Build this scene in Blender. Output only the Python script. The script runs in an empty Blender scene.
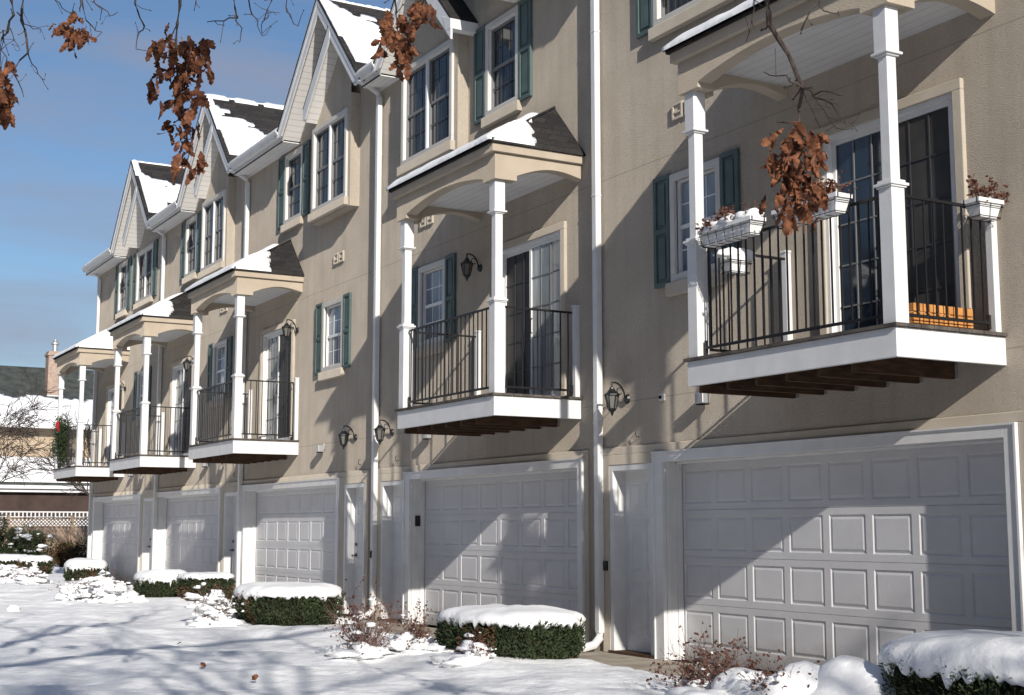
import bpy, math, random
import numpy as np
from mathutils import Vector, Matrix, noise
R = math.radians
random.seed(11)
scn = bpy.context.scene
col = scn.collection

# ------------------------------------------------------------------ camera
CAM = Vector((0.0, -9.257, 1.444)); YAW = 60.336; TILT = 7.434; FPX = 1387.6
cd = bpy.data.cameras.new('camera'); cam = bpy.data.objects.new('camera', cd); col.objects.link(cam)
cam.location = CAM; cam.rotation_euler = (R(90 + TILT), 0, R(YAW))
cd.sensor_width = 36; cd.lens = FPX / 1024 * 36; cd.clip_end = 3000; cd.clip_start = .05
scn.camera = cam

def sight(u, v, d):
    """point d metres away in the direction of photo pixel u, v"""
    r = (u - 512) / FPX; up = (347.5 - v) / FPX
    ct, st = math.cos(R(TILT)), math.sin(R(TILT)); cy, sy = math.cos(R(YAW)), math.sin(R(YAW))
    F = ct - up * st; Z = st + up * ct
    w = Vector((r * cy - F * sy, r * sy + F * cy, Z)).normalized()
    return CAM + w * d
def project(p):
    x, y, z = p[0] - CAM.x, p[1] - CAM.y, p[2] - CAM.z
    ct, st = math.cos(R(TILT)), math.sin(R(TILT)); cy, sy = math.cos(R(YAW)), math.sin(R(YAW))
    f = -sy * x + cy * y; r = cy * x + sy * y
    d = f * ct + z * st; up = -f * st + z * ct
    if d <= .05: return None
    return 512 + FPX * r / d, 347.5 - FPX * up / d

# ------------------------------------------------------------------ materials
def mat(name, base, rough=.7, base2=None, nscale=3., bump=0., bscale=60., spec=.3, metal=0., detail=6, stretch=(1, 1, 1), extra=None, lo=.35, hi=.65, droug=0):
    m = bpy.data.materials.new(name); m.use_nodes = True
    nt = m.node_tree; b = nt.nodes['Principled BSDF']
    b.inputs['Base Color'].default_value = (*base, 1); b.inputs['Roughness'].default_value = rough
    b.inputs['Specular IOR Level'].default_value = spec; b.inputs['Metallic'].default_value = metal
    tc = nt.nodes.new('ShaderNodeTexCoord'); mp = nt.nodes.new('ShaderNodeMapping'); mp.inputs['Scale'].default_value = stretch
    nt.links.new(tc.outputs['Object'], mp.inputs[0])
    last = None
    if base2:
        n = nt.nodes.new('ShaderNodeTexNoise'); n.inputs['Scale'].default_value = nscale; n.inputs['Detail'].default_value = detail
        nt.links.new(mp.outputs[0], n.inputs['Vector'])
        cr = nt.nodes.new('ShaderNodeValToRGB'); cr.color_ramp.elements[0].position = lo; cr.color_ramp.elements[1].position = hi
        cr.color_ramp.elements[0].color = (*base, 1); cr.color_ramp.elements[1].color = (*base2, 1)
        nt.links.new(n.outputs['Fac'], cr.inputs[0]); last = cr.outputs[0]
    if droug: b.inputs['Diffuse Roughness'].default_value = droug
    m['_'] = 0
    if bump:
        n2 = nt.nodes.new('ShaderNodeTexNoise'); n2.inputs['Scale'].default_value = bscale; n2.inputs['Detail'].default_value = 5
        nt.links.new(tc.outputs['Object'], n2.inputs['Vector'])
        bp = nt.nodes.new('ShaderNodeBump'); bp.inputs['Strength'].default_value = 1; bp.inputs['Distance'].default_value = bump
        nt.links.new(n2.outputs['Fac'], bp.inputs['Height']); nt.links.new(bp.outputs[0], b.inputs['Normal'])
    if extra: last = extra(nt, b, tc, last)
    if last: nt.links.new(last, b.inputs['Base Color'])
    del m['_']
    return m
def mixmul(nt, a, fac_socket, colr):
    mx = nt.nodes.new('ShaderNodeMix'); mx.data_type = 'RGBA'
    nt.links.new(fac_socket, mx.inputs[0]); nt.links.new(a, mx.inputs[6]); mx.inputs[7].default_value = (*colr, 1)
    return mx.outputs[2]
def grime(nt, b, tc, last):
    sp = nt.nodes.new('ShaderNodeSeparateXYZ'); nt.links.new(tc.outputs['Object'], sp.inputs[0])
    n = nt.nodes.new('ShaderNodeTexNoise'); n.inputs['Scale'].default_value = 5; n.inputs['Detail'].default_value = 6; nt.links.new(tc.outputs['Object'], n.inputs['Vector'])
    ad = nt.nodes.new('ShaderNodeMath'); ad.operation = 'MULTIPLY_ADD'; ad.inputs[1].default_value = -.55; nt.links.new(n.outputs['Fac'], ad.inputs[0]); nt.links.new(sp.outputs[2], ad.inputs[2])
    mr = nt.nodes.new('ShaderNodeMapRange'); mr.inputs[1].default_value = -.28; mr.inputs[2].default_value = .05; mr.inputs[3].default_value = .65; mr.inputs[4].default_value = 0; nt.links.new(ad.outputs[0], mr.inputs[0])
    return mixmul(nt, last, mr.outputs[0], (.30, .27, .23))
def stucco_extra(nt, b, tc, last):
    # control joints: thin darker scored lines at two heights, and faint vertical rain streaks
    sp = nt.nodes.new('ShaderNodeSeparateXYZ'); nt.links.new(tc.outputs['Object'], sp.inputs[0])
    tot = None
    for z0 in (2.93, 5.70):
        s = nt.nodes.new('ShaderNodeMath'); s.operation = 'SUBTRACT'; s.inputs[1].default_value = z0; nt.links.new(sp.outputs[2], s.inputs[0])
        a = nt.nodes.new('ShaderNodeMath'); a.operation = 'ABSOLUTE'; nt.links.new(s.outputs[0], a.inputs[0])
        l = nt.nodes.new('ShaderNodeMath'); l.operation = 'LESS_THAN'; l.inputs[1].default_value = .007; nt.links.new(a.outputs[0], l.inputs[0])
        if tot is None: tot = l.outputs[0]
        else:
            ad = nt.nodes.new('ShaderNodeMath'); ad.operation = 'ADD'; nt.links.new(tot, ad.inputs[0]); nt.links.new(l.outputs[0], ad.inputs[1]); tot = ad.outputs[0]
    mu = nt.nodes.new('ShaderNodeMath'); mu.operation = 'MULTIPLY'; mu.inputs[1].default_value = .36; nt.links.new(tot, mu.inputs[0])
    last = mixmul(nt, last, mu.outputs[0], (.16, .135, .105))
    mp = nt.nodes.new('ShaderNodeMapping'); mp.inputs['Scale'].default_value = (2.2, 2.2, .22); nt.links.new(tc.outputs['Object'], mp.inputs[0])
    n = nt.nodes.new('ShaderNodeTexNoise'); n.inputs['Scale'].default_value = 2.5; n.inputs['Detail'].default_value = 4; nt.links.new(mp.outputs[0], n.inputs['Vector'])
    mr = nt.nodes.new('ShaderNodeMapRange'); mr.inputs[1].default_value = .46; mr.inputs[2].default_value = .75; mr.inputs[4].default_value = .28
    nt.links.new(n.outputs['Fac'], mr.inputs[0])
    sn = nt.nodes.new('ShaderNodeTexNoise'); sn.inputs['Scale'].default_value = 28; sn.inputs['Detail'].default_value = 6; sn.inputs['Roughness'].default_value = .75; nt.links.new(tc.outputs['Object'], sn.inputs['Vector'])
    m3 = nt.nodes.new('ShaderNodeMapRange'); m3.inputs[1].default_value = .48; m3.inputs[2].default_value = .70; m3.inputs[4].default_value = .5; nt.links.new(sn.outputs['Fac'], m3.inputs[0])
    last = mixmul(nt, last, m3.outputs[0], (.36, .31, .25))
    return grime(nt, b, tc, mixmul(nt, last, mr.outputs[0], (.31, .265, .215)))
M = {}
M['stucco'] = mat('stucco', (.515, .455, .375), .95, (.58, .515, .43), 1.6, .017, 95, .12, extra=stucco_extra, droug=1)
M['stucco_trim'] = mat('stucco_trim', (.53, .47, .385), .9, (.58, .52, .435), 4, .005, 110, .15, droug=1)
M['beam'] = mat('beam_stucco', (.50, .43, .34), .9, (.55, .48, .385), 3, .008, 80, .15, droug=1)
M['white'] = mat('white_paint', (.68, .68, .675), .45, (.74, .74, .735), 5, .0012, 30, .4)
M['door'] = mat('garage_door_paint', (.59, .59, .605), .55, (.64, .64, .65), 2.5, .0012, 30, .3, extra=grime)
M['vinyl'] = mat('white_vinyl', (.78, .78, .77), .35, (.83, .83, .82), 6, spec=.4)
def board_extra(axis, period):
    def f(nt, b, tc, last):
        sp = nt.nodes.new('ShaderNodeSeparateXYZ'); nt.links.new(tc.outputs['Object'], sp.inputs[0])
        mo = nt.nodes.new('ShaderNodeMath'); mo.operation = 'PINGPONG'; mo.inputs[1].default_value = period / 2; nt.links.new(sp.outputs[axis], mo.inputs[0])
        l = nt.nodes.new('ShaderNodeMath'); l.operation = 'LESS_THAN'; l.inputs[1].default_value = .006; nt.links.new(mo.outputs[0], l.inputs[0])
        m2 = nt.nodes.new('ShaderNodeMath'); m2.operation = 'MULTIPLY'; m2.inputs[1].default_value = .38; nt.links.new(l.outputs[0], m2.inputs[0])
        return mixmul(nt, last, m2.outputs[0], (.25, .25, .26))
    return f
M['bead'] = mat('beadboard', (.72, .72, .71), .5, (.77, .77, .77), 4, extra=board_extra(1, .13))
M['soffit'] = mat('vented_soffit', (.74, .73, .71), .5, (.78, .775, .76), 4, extra=board_extra(1, .10))
M['soffit_r'] = mat('vented_rake_soffit', (.76, .74, .70), .5, (.80, .78, .75), 4, extra=board_extra(2, .09))
def shingle_extra(nt, b, tc, last):
    sp = nt.nodes.new('ShaderNodeSeparateXYZ'); nt.links.new(tc.outputs['Object'], sp.inputs[0])
    ad = nt.nodes.new('ShaderNodeMath'); ad.operation = 'ADD'; nt.links.new(sp.outputs[0], ad.inputs[0]); nt.links.new(sp.outputs[1], ad.inputs[1])
    cb = nt.nodes.new('ShaderNodeCombineXYZ'); nt.links.new(ad.outputs[0], cb.inputs[0]); nt.links.new(sp.outputs[2], cb.inputs[1])
    br = nt.nodes.new('ShaderNodeTexBrick'); nt.links.new(cb.outputs[0], br.inputs['Vector'])
    br.inputs['Scale'].default_value = 1; br.inputs['Brick Width'].default_value = .3; br.inputs['Row Height'].default_value = .10
    br.inputs['Mortar Size'].default_value = .006; br.inputs['Color1'].default_value = (.05, .047, .045, 1); br.inputs['Color2'].default_value = (.03, .029, .03, 1)
    br.inputs['Mortar'].default_value = (.026, .025, .025, 1)
    bp = nt.nodes.new('ShaderNodeBump'); bp.inputs['Distance'].default_value = .012; nt.links.new(br.outputs['Color'], bp.inputs['Height']); nt.links.new(bp.outputs[0], b.inputs['Normal'])
    mx = nt.nodes.new('ShaderNodeMix'); mx.data_type = 'RGBA'; mx.blend_type = 'MULTIPLY'; mx.inputs[0].default_value = .7
    nt.links.new(br.outputs['Color'], mx.inputs[6]); nt.links.new(last, mx.inputs[7]); return mx.outputs[2]
M['shingle'] = mat('asphalt_shingles', (.6, .6, .6), .95, (1, 1, 1), 25, spec=.1, extra=shingle_extra)
M['shingle_green'] = mat('grey_green_shingles', (.045, .052, .05), .95, (.085, .092, .085), 2.5, .01, 14, .1)
M['teal'] = mat('teal_shutter_paint', (.075, .115, .11), .6, (.10, .145, .138), 5, spec=.35)
M['black'] = mat('black_iron', (.012, .012, .013), .4, spec=.5)
M['dark'] = mat('dark_gap', (.02, .02, .02), .9, spec=.1)
M['glass'] = mat('dark_window_glass', (.026, .027, .028), .07, (.07, .068, .064), 1.3, spec=.45, stretch=(3, 3, .8), lo=.45, hi=.7)
M['glass_mid'] = mat('window_glass_over_blind', (.12, .15, .19), .06, (.30, .33, .37), 1.1, spec=.7, stretch=(3, 3, .6), lo=.4, hi=.7)
M['glass_curtain'] = mat('glass_over_pale_curtain', (.24, .26, .26), .08, (.55, .56, .54), 2.2, spec=.6, stretch=(5, 5, .25), lo=.4, hi=.62)
M['glass_blue'] = mat('blue_dark_glass', (.018, .028, .045), .06, (.035, .05, .075), 1.2, spec=.7, stretch=(3, 3, .8))
M['screen'] = mat('insect_screen', (.04, .038, .036), .5, (.07, .066, .062), 2, spec=.25)
M['lampglass'] = mat('clear_lantern_glass', (.15, .145, .13), .12, spec=.6)
M['joist'] = mat('brown_joist_wood', (.06, .035, .022), .85, (.11, .065, .04), 5, .003, 30, .15, stretch=(6, 1, 6))
M['deckboard'] = mat('weathered_deck_wood', (.07, .06, .055), .9, (.13, .115, .10), 8, .003, 30, .1)
M['crate'] = mat('orange_cedar', (.50, .21, .06), .7, (.62, .30, .10), 9, .002, 40, .2)
def snow_extra(nt, b, tc, last):
    b.inputs['Subsurface Weight'].default_value = 0
    n = nt.nodes.new('ShaderNodeTexNoise'); n.inputs['Scale'].default_value = 4; n.inputs['Detail'].default_value = 8; n.inputs['Roughness'].default_value = .6
    nt.links.new(tc.outputs['Object'], n.inputs['Vector'])
    bp = nt.nodes.new('ShaderNodeBump'); bp.inputs['Distance'].default_value = .045; nt.links.new(n.outputs['Fac'], bp.inputs['Height']); nt.links.new(bp.outputs[0], b.inputs['Normal'])
    return last
M['snow'] = mat('snow', (.88, .89, .90), .65, (.93, .935, .94), 3, spec=.25, extra=snow_extra)
M['snowcap'] = mat('snow_smooth', (.90, .91, .92), .6, (.94, .945, .95), 3, .006, 22, .25)
M['concrete'] = mat('concrete', (.30, .26, .205), .92, (.44, .39, .32), 3.5, .004, 60, .15)
M['earth'] = mat('frozen_ground', (.10, .08, .06), .95, (.16, .13, .10), 2, .01, 20, .1)
M['yew'] = mat('yew_green', (.020, .034, .014), .7, (.05, .068, .028), 9, spec=.25)
M['yewbrown'] = mat('winter_browned_yew', (.045, .05, .02), .7, (.13, .075, .04), 5, spec=.2, lo=.4, hi=.55)
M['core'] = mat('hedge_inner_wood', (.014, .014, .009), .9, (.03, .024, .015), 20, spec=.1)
M['twig'] = mat('brown_twig', (.15, .095, .08), .85, (.27, .185, .16), 14, spec=.15)
M['bark'] = mat('dark_bark', (.055, .042, .038), .9, (.10, .08, .068), 18, .002, 40, .15)
M['deadleaf'] = mat('dead_oak_leaf', (.085, .032, .019), .75, (.29, .12, .058), 22, spec=.2)
M['deadleaf2'] = mat('small_dead_leaf', (.08, .036, .028), .8, (.19, .09, .06), 22, spec=.2)
M['brick'] = mat('pale_red_brick', (.33, .235, .18), .9, (.43, .33, .27), 8, .004, 40, .15)
M['tan'] = mat('tan_siding', (.40, .31, .22), .85, (.46, .37, .27), 3, spec=.2, extra=board_extra(2, .2))
M['brownwall'] = mat('dark_brown_siding', (.055, .038, .033), .9, (.08, .056, .048), 2, spec=.1)
M['fence'] = mat('pale_fence_wood', (.27, .195, .14), .9, (.36, .27, .20), 4, .003, 20, .15, stretch=(3, 3, .5))
M['red'] = mat('red_ribbon', (.45, .02, .02), .45, spec=.4)
M['metal'] = mat('galvanised_metal', (.5, .5, .5), .4, metal=.6)
M['rubber'] = mat('black_plastic', (.02, .02, .02), .6)

# ------------------------------------------------------------------ mesh helpers
class MB:
    def __init__(s): s.v = []; s.f = []
    def poly(s, pts):
        n = len(s.v); s.v += [tuple(p) for p in pts]; s.f.append(tuple(range(n, n + len(pts))))
    def box(s, x0, x1, y0, y1, z0, z1):
        if x0 > x1: x0, x1 = x1, x0
        if y0 > y1: y0, y1 = y1, y0
        if z0 > z1: z0, z1 = z1, z0
        n = len(s.v)
        s.v += [(x0, y0, z0), (x1, y0, z0), (x1, y1, z0), (x0, y1, z0), (x0, y0, z1), (x1, y0, z1), (x1, y1, z1), (x0, y1, z1)]
        s.f += [(n, n + 3, n + 2, n + 1), (n + 4, n + 5, n + 6, n + 7), (n, n + 1, n + 5, n + 4), (n + 1, n + 2, n + 6, n + 5), (n + 2, n + 3, n + 7, n + 6), (n + 3, n, n + 4, n + 7)]
        return s
    def prism(s, poly, axis, a, b):
        """polygon in the two remaining axes, extruded along axis from a to b"""
        def P(p, t):
            return {'x': (t, p[0], p[1]), 'y': (p[0], t, p[1]), 'z': (p[0], p[1], t)}[axis]
        n = len(s.v); k = len(poly)
        s.v += [P(p, a) for p in poly] + [P(p, b) for p in poly]
        s.f += [tuple(range(n, n + k)), tuple(range(n + 2 * k - 1, n + k - 1, -1))]
        for i in range(k): s.f.append((n + i, n + k + i, n + k + (i + 1) % k, n + (i + 1) % k))
        return s
    def strip_arch(s, top, bot, axis, a, b):
        """quads between an upper and a lower polyline, extruded: arched beam"""
        for i in range(len(top) - 1):
            s.prism([top[i], top[i + 1], bot[i + 1], bot[i]], axis, a, b)
        return s
    def tube(s, pts, rad, n=6, cap=True):
        pts = [Vector(p) for p in pts]
        if not hasattr(rad, '__len__'): rad = [rad] * len(pts)
        base = len(s.v)
        for i, p in enumerate(pts):
            t = (pts[min(i + 1, len(pts) - 1)] - pts[max(i - 1, 0)])
            if t.length < 1e-9: t = Vector((0, 0, 1))
            t.normalize(); a = Vector((0, 0, 1)) if abs(t.z) < .9 else Vector((1, 0, 0))
            u = t.cross(a).normalized(); w = t.cross(u)
            for k in range(n):
                an = 2 * math.pi * k / n
                s.v.append(tuple(p + (u * math.cos(an) + w * math.sin(an)) * rad[i]))
        for i in range(len(pts) - 1):
            for k in range(n):
                s.f.append((base + i * n + k, base + i * n + (k + 1) % n, base + (i + 1) * n + (k + 1) % n, base + (i + 1) * n + k))
        if cap:
            s.f.append(tuple(base + k for k in range(n))[::-1]); e = base + (len(pts) - 1) * n; s.f.append(tuple(e + k for k in range(n)))
        return s
    def lathe(s, cx, cy, prof, n=12):
        base = len(s.v)
        for r, z in prof:
            for k in range(n):
                a = 2 * math.pi * k / n; s.v.append((cx + r * math.cos(a), cy + r * math.sin(a), z))
        for i in range(len(prof) - 1):
            for k in range(n): s.f.append((base + i * n + k, base + i * n + (k + 1) % n, base + (i + 1) * n + (k + 1) % n, base + (i + 1) * n + k))
        return s
    def build(s, name, m, parent=None, smooth=False, bevel=0):
        me = bpy.data.meshes.new(name); me.from_pydata(s.v, [], s.f); me.update()
        if smooth: me.polygons.foreach_set('use_smooth', [True] * len(me.polygons))
        me.materials.append(m)
        o = bpy.data.objects.new(name, me); col.objects.link(o)
        if parent is not None: o.parent = parent; 
        if parent is not None and parent.parent is None and parent.type == 'EMPTY': o.matrix_parent_inverse = Matrix.Translation(-Vector(parent.location))
        if bevel:
            bm_ = o.modifiers.new('bevel', 'BEVEL'); bm_.width = bevel; bm_.segments = 2; bm_.limit_method = 'ANGLE'
        return o
def world_loc(o):
    # things are only ever translated empties; parts carry no location of their own
    while o.parent is not None: o = o.parent
    return Vector(o.location)
def tag(o, label=None, cat=None, group=None, kind=None):
    if label: o['label'] = label
    if cat: o['category'] = cat
    if group: o['group'] = group
    if kind: o['kind'] = kind
    return o
def empty(name, loc, label, cat, group=None):
    o = bpy.data.objects.new(name, None); o.location = loc; o.empty_display_size = .3; col.objects.link(o)
    return tag(o, label, cat, group)

def wall_holes(mb, x0, x1, z0, z1, y, holes):
    """wall face at y with openings (hx0,hx1,hz0,hz1,depth) and their reveals"""
    xs = sorted({x0, x1, *[h[0] for h in holes], *[h[1] for h in holes]}); zs = sorted({z0, z1, *[h[2] for h in holes], *[h[3] for h in holes]})
    xs = [x for x in xs if x0 <= x <= x1]; zs = [z for z in zs if z0 <= z <= z1]
    for i in range(len(xs) - 1):
        for j in range(len(zs) - 1):
            cx, cz = (xs[i] + xs[i + 1]) / 2, (zs[j] + zs[j + 1]) / 2
            if any(h[0] < cx < h[1] and h[2] < cz < h[3] for h in holes): continue
            mb.poly([(xs[i], y, zs[j]), (xs[i + 1], y, zs[j]), (xs[i + 1], y, zs[j + 1]), (xs[i], y, zs[j + 1])])
    for a, b, c, d, dp in holes:
        mb.poly([(a, y, c), (a, y, d), (a, y + dp, d), (a, y + dp, c)]); mb.poly([(b, y, c), (b, y + dp, c), (b, y + dp, d), (b, y, d)])
        mb.poly([(a, y, d), (b, y, d), (b, y + dp, d), (a, y + dp, d)]); mb.poly([(a, y, c), (a, y + dp, c), (b, y + dp, c), (b, y, c)])

def fbm(x, y, z=0., o=4): return noise.fractal(Vector((x, y, z)), 1., 2., o)

def snow_sheet(hf, x0, x1, y0, y1, cell, maskf, thick, prof=(.45, .8, .95, 1)):
    """snow lying on the surface z = hf(x, y), where maskf says so, thinner at its ragged rim"""
    nx = max(2, int(round((x1 - x0) / cell))); ny = max(2, int(round((y1 - y0) / cell)))
    dx = (x1 - x0) / nx; dy = (y1 - y0) / ny
    mk = np.zeros((nx + 2, ny + 2), bool)
    for i in range(nx):
        for j in range(ny): mk[i + 1, j + 1] = bool(maskf(x0 + (i + .5) * dx, y0 + (j + .5) * dy))
    # depth of each vertex inside the mask
    vin = np.zeros((nx + 1, ny + 1), int)
    full = mk[:-1, :-1] & mk[1:, :-1] & mk[:-1, 1:] & mk[1:, 1:]
    cur = full.copy(); lvl = 0
    while cur.any() and lvl < 3:
        vin[cur] = lvl + 1; lvl += 1
        c2 = np.zeros_like(cur); c2[1:-1, 1:-1] = cur[1:-1, 1:-1] & cur[:-2, 1:-1] & cur[2:, 1:-1] & cur[1:-1, :-2] & cur[1:-1, 2:]; cur = c2
    mb = MB(); idx = {}
    def V(i, j, top):
        k = (i, j, top)
        if k not in idx:
            x, y = x0 + i * dx, y0 + j * dy
            if vin[i, j] == 0 and top:
                x += random.uniform(-.25, .25) * dx; y += random.uniform(-.25, .25) * dy
            z = hf(x, y)
            z += thick * prof[vin[i, j]] * (1 + .25 * fbm(x * 2.3, y * 2.3, 3)) if top else .004
            idx[k] = len(mb.v); mb.v.append((x, y, z))
        return idx[k]
    for i in range(nx):
        for j in range(ny):
            if not mk[i + 1, j + 1]: continue
            mb.f.append((V(i, j, 1), V(i + 1, j, 1), V(i + 1, j + 1, 1), V(i, j + 1, 1)))
            for di, dj, a, b in ((-1, 0, (i, j + 1), (i, j)), (1, 0, (i + 1, j), (i + 1, j + 1)), (0, -1, (i, j), (i + 1, j)), (0, 1, (i + 1, j + 1), (i, j + 1))):
                if not mk[i + 1 + di, j + 1 + dj]: mb.f.append((V(*b, 1), V(*a, 1), V(*a, 0), V(*b, 0)))
    return mb

def blob(mb, c, rx, ry, rz, seed, n=8, rough=.35, flat=.0):
    """lumpy snow clump"""
    base = len(mb.v); rings = n // 2 + 1
    for i in range(rings + 1):
        th = math.pi * i / rings
        for k in range(n):
            a = 2 * math.pi * k / n; d = Vector((math.sin(th) * math.cos(a), math.sin(th) * math.sin(a), math.cos(th)))
            r = 1 + rough * noise.noise(d * 1.7 + Vector((seed * 3.1, seed * 1.7, seed)))
            z = d.z * r * rz
            if z < 0: z *= (1 - flat)
            mb.v.append((c[0] + d.x * r * rx, c[1] + d.y * r * ry, c[2] + z))
    for i in range(rings):
        for k in range(n): mb.f.append((base + i * n + k, base + (i + 1) * n + k, base + (i + 1) * n + (k + 1) % n, base + i * n + (k + 1) % n))

# ------------------------------------------------------------------ windows and doors
def frame_ring(mb, x0, x1, z0, z1, w, ya, yb):
    mb.box(x0, x1, ya, yb, z1 - w, z1); mb.box(x0, x1, ya, yb, z0, z0 + w)
    mb.box(x0, x0 + w, ya, yb, z0 + w, z1 - w); mb.box(x1 - w, x1, ya, yb, z0 + w, z1 - w)

def window(parent, x0, x1, z0, z1, y, double=False, shutters=(0, 0), sill=True, glass='glass', shw=.33, holes=None):
    """x0..z1: outer edge of the trim, on a wall face at y (openings are cut by the caller .10 deep)"""
    T = .085
    f = MB(); frame_ring(f, x0, x1, z0, z1, T, y - .04, y + .03)
    fr = f.build('window', M['window_trim'], parent, bevel=.006)
    ix0, ix1, iz0, iz1 = x0 + T, x1 - T, z0 + T, z1 - T
    s = MB(); units = [(ix0, ix1)] if not double else [(ix0, (ix0 + ix1) / 2 - .016), ((ix0 + ix1) / 2 + .016, ix1)]
    if double: s.box((ix0 + ix1) / 2 - .024, (ix0 + ix1) / 2 + .024, y - .025, y + .06, iz0, iz1)
    g = MB(); mu = MB(); mrl = MB()
    if glass == 'glass': frame_ring(s, ix0, ix1, iz0, iz1, .012, y - .01, y + .011)
    zm = (iz0 + iz1) / 2
    for a, b in units:
        frame_ring(s if glass != 'glass' else mrl, a, b, iz0, iz1, .024 if glass != 'glass' else .034, y + .012, y + .07)
        (s if glass != 'glass' else mrl).box(a + .035, b - .035, y + .025, y + .065, zm - .022, zm + .022)
        g.box(a + .035, b - .035, y + .05, y + .058, iz0 + .035, iz1 - .035)
        nx = 3
        for zz0, zz1, yy in ((zm + .022, iz1 - .035, y + .044), (iz0 + .035, zm - .022, y + .046 if glass != 'glass' else y + .022)):
            for k in range(1, nx):
                xx = a + .035 + (b - a - .07) * k / nx; mu.box(xx - .007, xx + .007, yy, yy + .008, zz0, zz1)
            zz = (zz0 + zz1) / 2; mu.box(a + .035, b - .035, yy + .001, yy + .007, zz - .007, zz + .007)
    s.build('sash', M['vinyl'], fr); g.build('pane', M[glass], fr)
    if glass != 'glass':
        mu.build('muntin', M['vinyl'], fr)
    else:
        mu.build('muntin', M['muntin'], fr); mrl.build('meeting_rail', M['meeting'], fr)
    if sill:
        q = MB(); q.box(x0 - .05, x1 + .05, y - .08, y, z0 - .15, z0 - .003); q.build('sill', M['stucco_trim'], fr, bevel=.008)
    for sd in (0, 1):
        if not shutters[sd]: continue
        a, b = (x0 - shw - .012, x0 - .012) if sd == 0 else (x1 + .012, x1 + shw + .012)
        sh = MB(); frame_ring(sh, a, b, z0 - .02, z1 + .02, .05, y - .045, y - .003)
        sh.box(a + .05, b - .05, y - .025, y - .003, z0 + .03, z1 - .03)
        sh.box(a + .05, b - .05, y - .045, y - .025, zm - .03, zm + .03)
        for c, d in ((z0 + .07, zm - .07), (zm + .07, z1 - .07)): sh.box(a + .085, b - .085, y - .037, y - .025, c, d)
        sh.build('shutter', M['teal'], fr, bevel=.004)
    return fr
M['window_trim'] = mat('cream_window_trim', (.60, .575, .53), .7, (.65, .625, .58), 4)
M['meeting'] = mat('screened_rail', (.20, .205, .21), .5)
M['muntin'] = mat('grid_behind_glass', (.05, .052, .056), .4)

def slider(parent, x0, x1, z0, z1, y, left_glass, right_glass, lm='vinyl', rm='vinyl'):
    T = .10
    f = MB(); f.box(x0, x1, y - .045, y + .02, z1 - T, z1)
    f.box(x0, x0 + T, y - .045, y + .02, z0, z1 - T); f.box(x1 - T, x1, y - .045, y + .02, z0, z1 - T)
    fr = f.build('balcony_door', M['stucco_trim'], parent, bevel=.006)
    a, b, c, d = x0 + T, x1 - T, z0, z1 - T
    s = MB(); frame_ring(s, a, b, c, d, .045, y - .02, y + .10)
    m = (a + b) / 2; m0, m1 = m - .035, m + .035
    frame_ring(s, a + .045, m1, c + .045, d - .045, .05, y + .045, y + .075)
    frame_ring(s, m0, b - .045, c + .045, d - .045, .05, y + .01, y + .04)
    s.build('door_leaf_frame', M['vinyl'], fr)
    g = MB(); g.box(a + .095, m1 - .05, y + .06, y + .066, c + .095, d - .095); g.build('pane', M[left_glass], fr)
    g = MB(); g.box(m0 + .05, b - .095, y + .025, y + .031, c + .095, d - .095); g.build('pane', M[right_glass], fr)
    for (p, q, yy, mm) in ((a + .095, m1 - .05, y + .05, lm), (m0 + .05, b - .095, y + .015, rm)):
        mu = MB()
        for k in (1, 2):
            xx = p + (q - p) * k / 3; mu.box(xx - .008, xx + .008, yy, yy + .008, c + .095, d - .095)
        for k in range(1, 5):
            zz = c + .095 + (d - c - .19) * k / 5; mu.box(p, q, yy + .001, yy + .007, zz - .008, zz + .008)
        mu.build('muntin', M[mm], fr)
    h = MB(); h.tube([(m1 + .03, y - .01, z0 + .95), (m1 + .03, y - .03, z0 + .97), (m1 + .03, y - .03, z0 + 1.13), (m1 + .03, y - .01, z0 + 1.15)], .01, 6); h.build('door_handle', M['black'], fr)
    return fr

def raised_panels(mb, cells, y):
    """cells of a flat face at y (front = -y) pressed into a groove and raised centre"""
    for a, b, c, d in cells:
        g, r = .012, .05
        def ring(k, yy): return [(a + k, yy, c + k), (b - k, yy, c + k), (b - k, yy, d - k), (a + k, yy, d - k)]
        rs = [ring(0, y), ring(.012, y + .011), ring(.02, y + .011), ring(.045, y + .002)]
        for i in range(3):
            for k in range(4):
                mb.poly([rs[i][k], rs[i][(k + 1) % 4], rs[i + 1][(k + 1) % 4], rs[i + 1][k]])
        mb.poly(rs[3])

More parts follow.
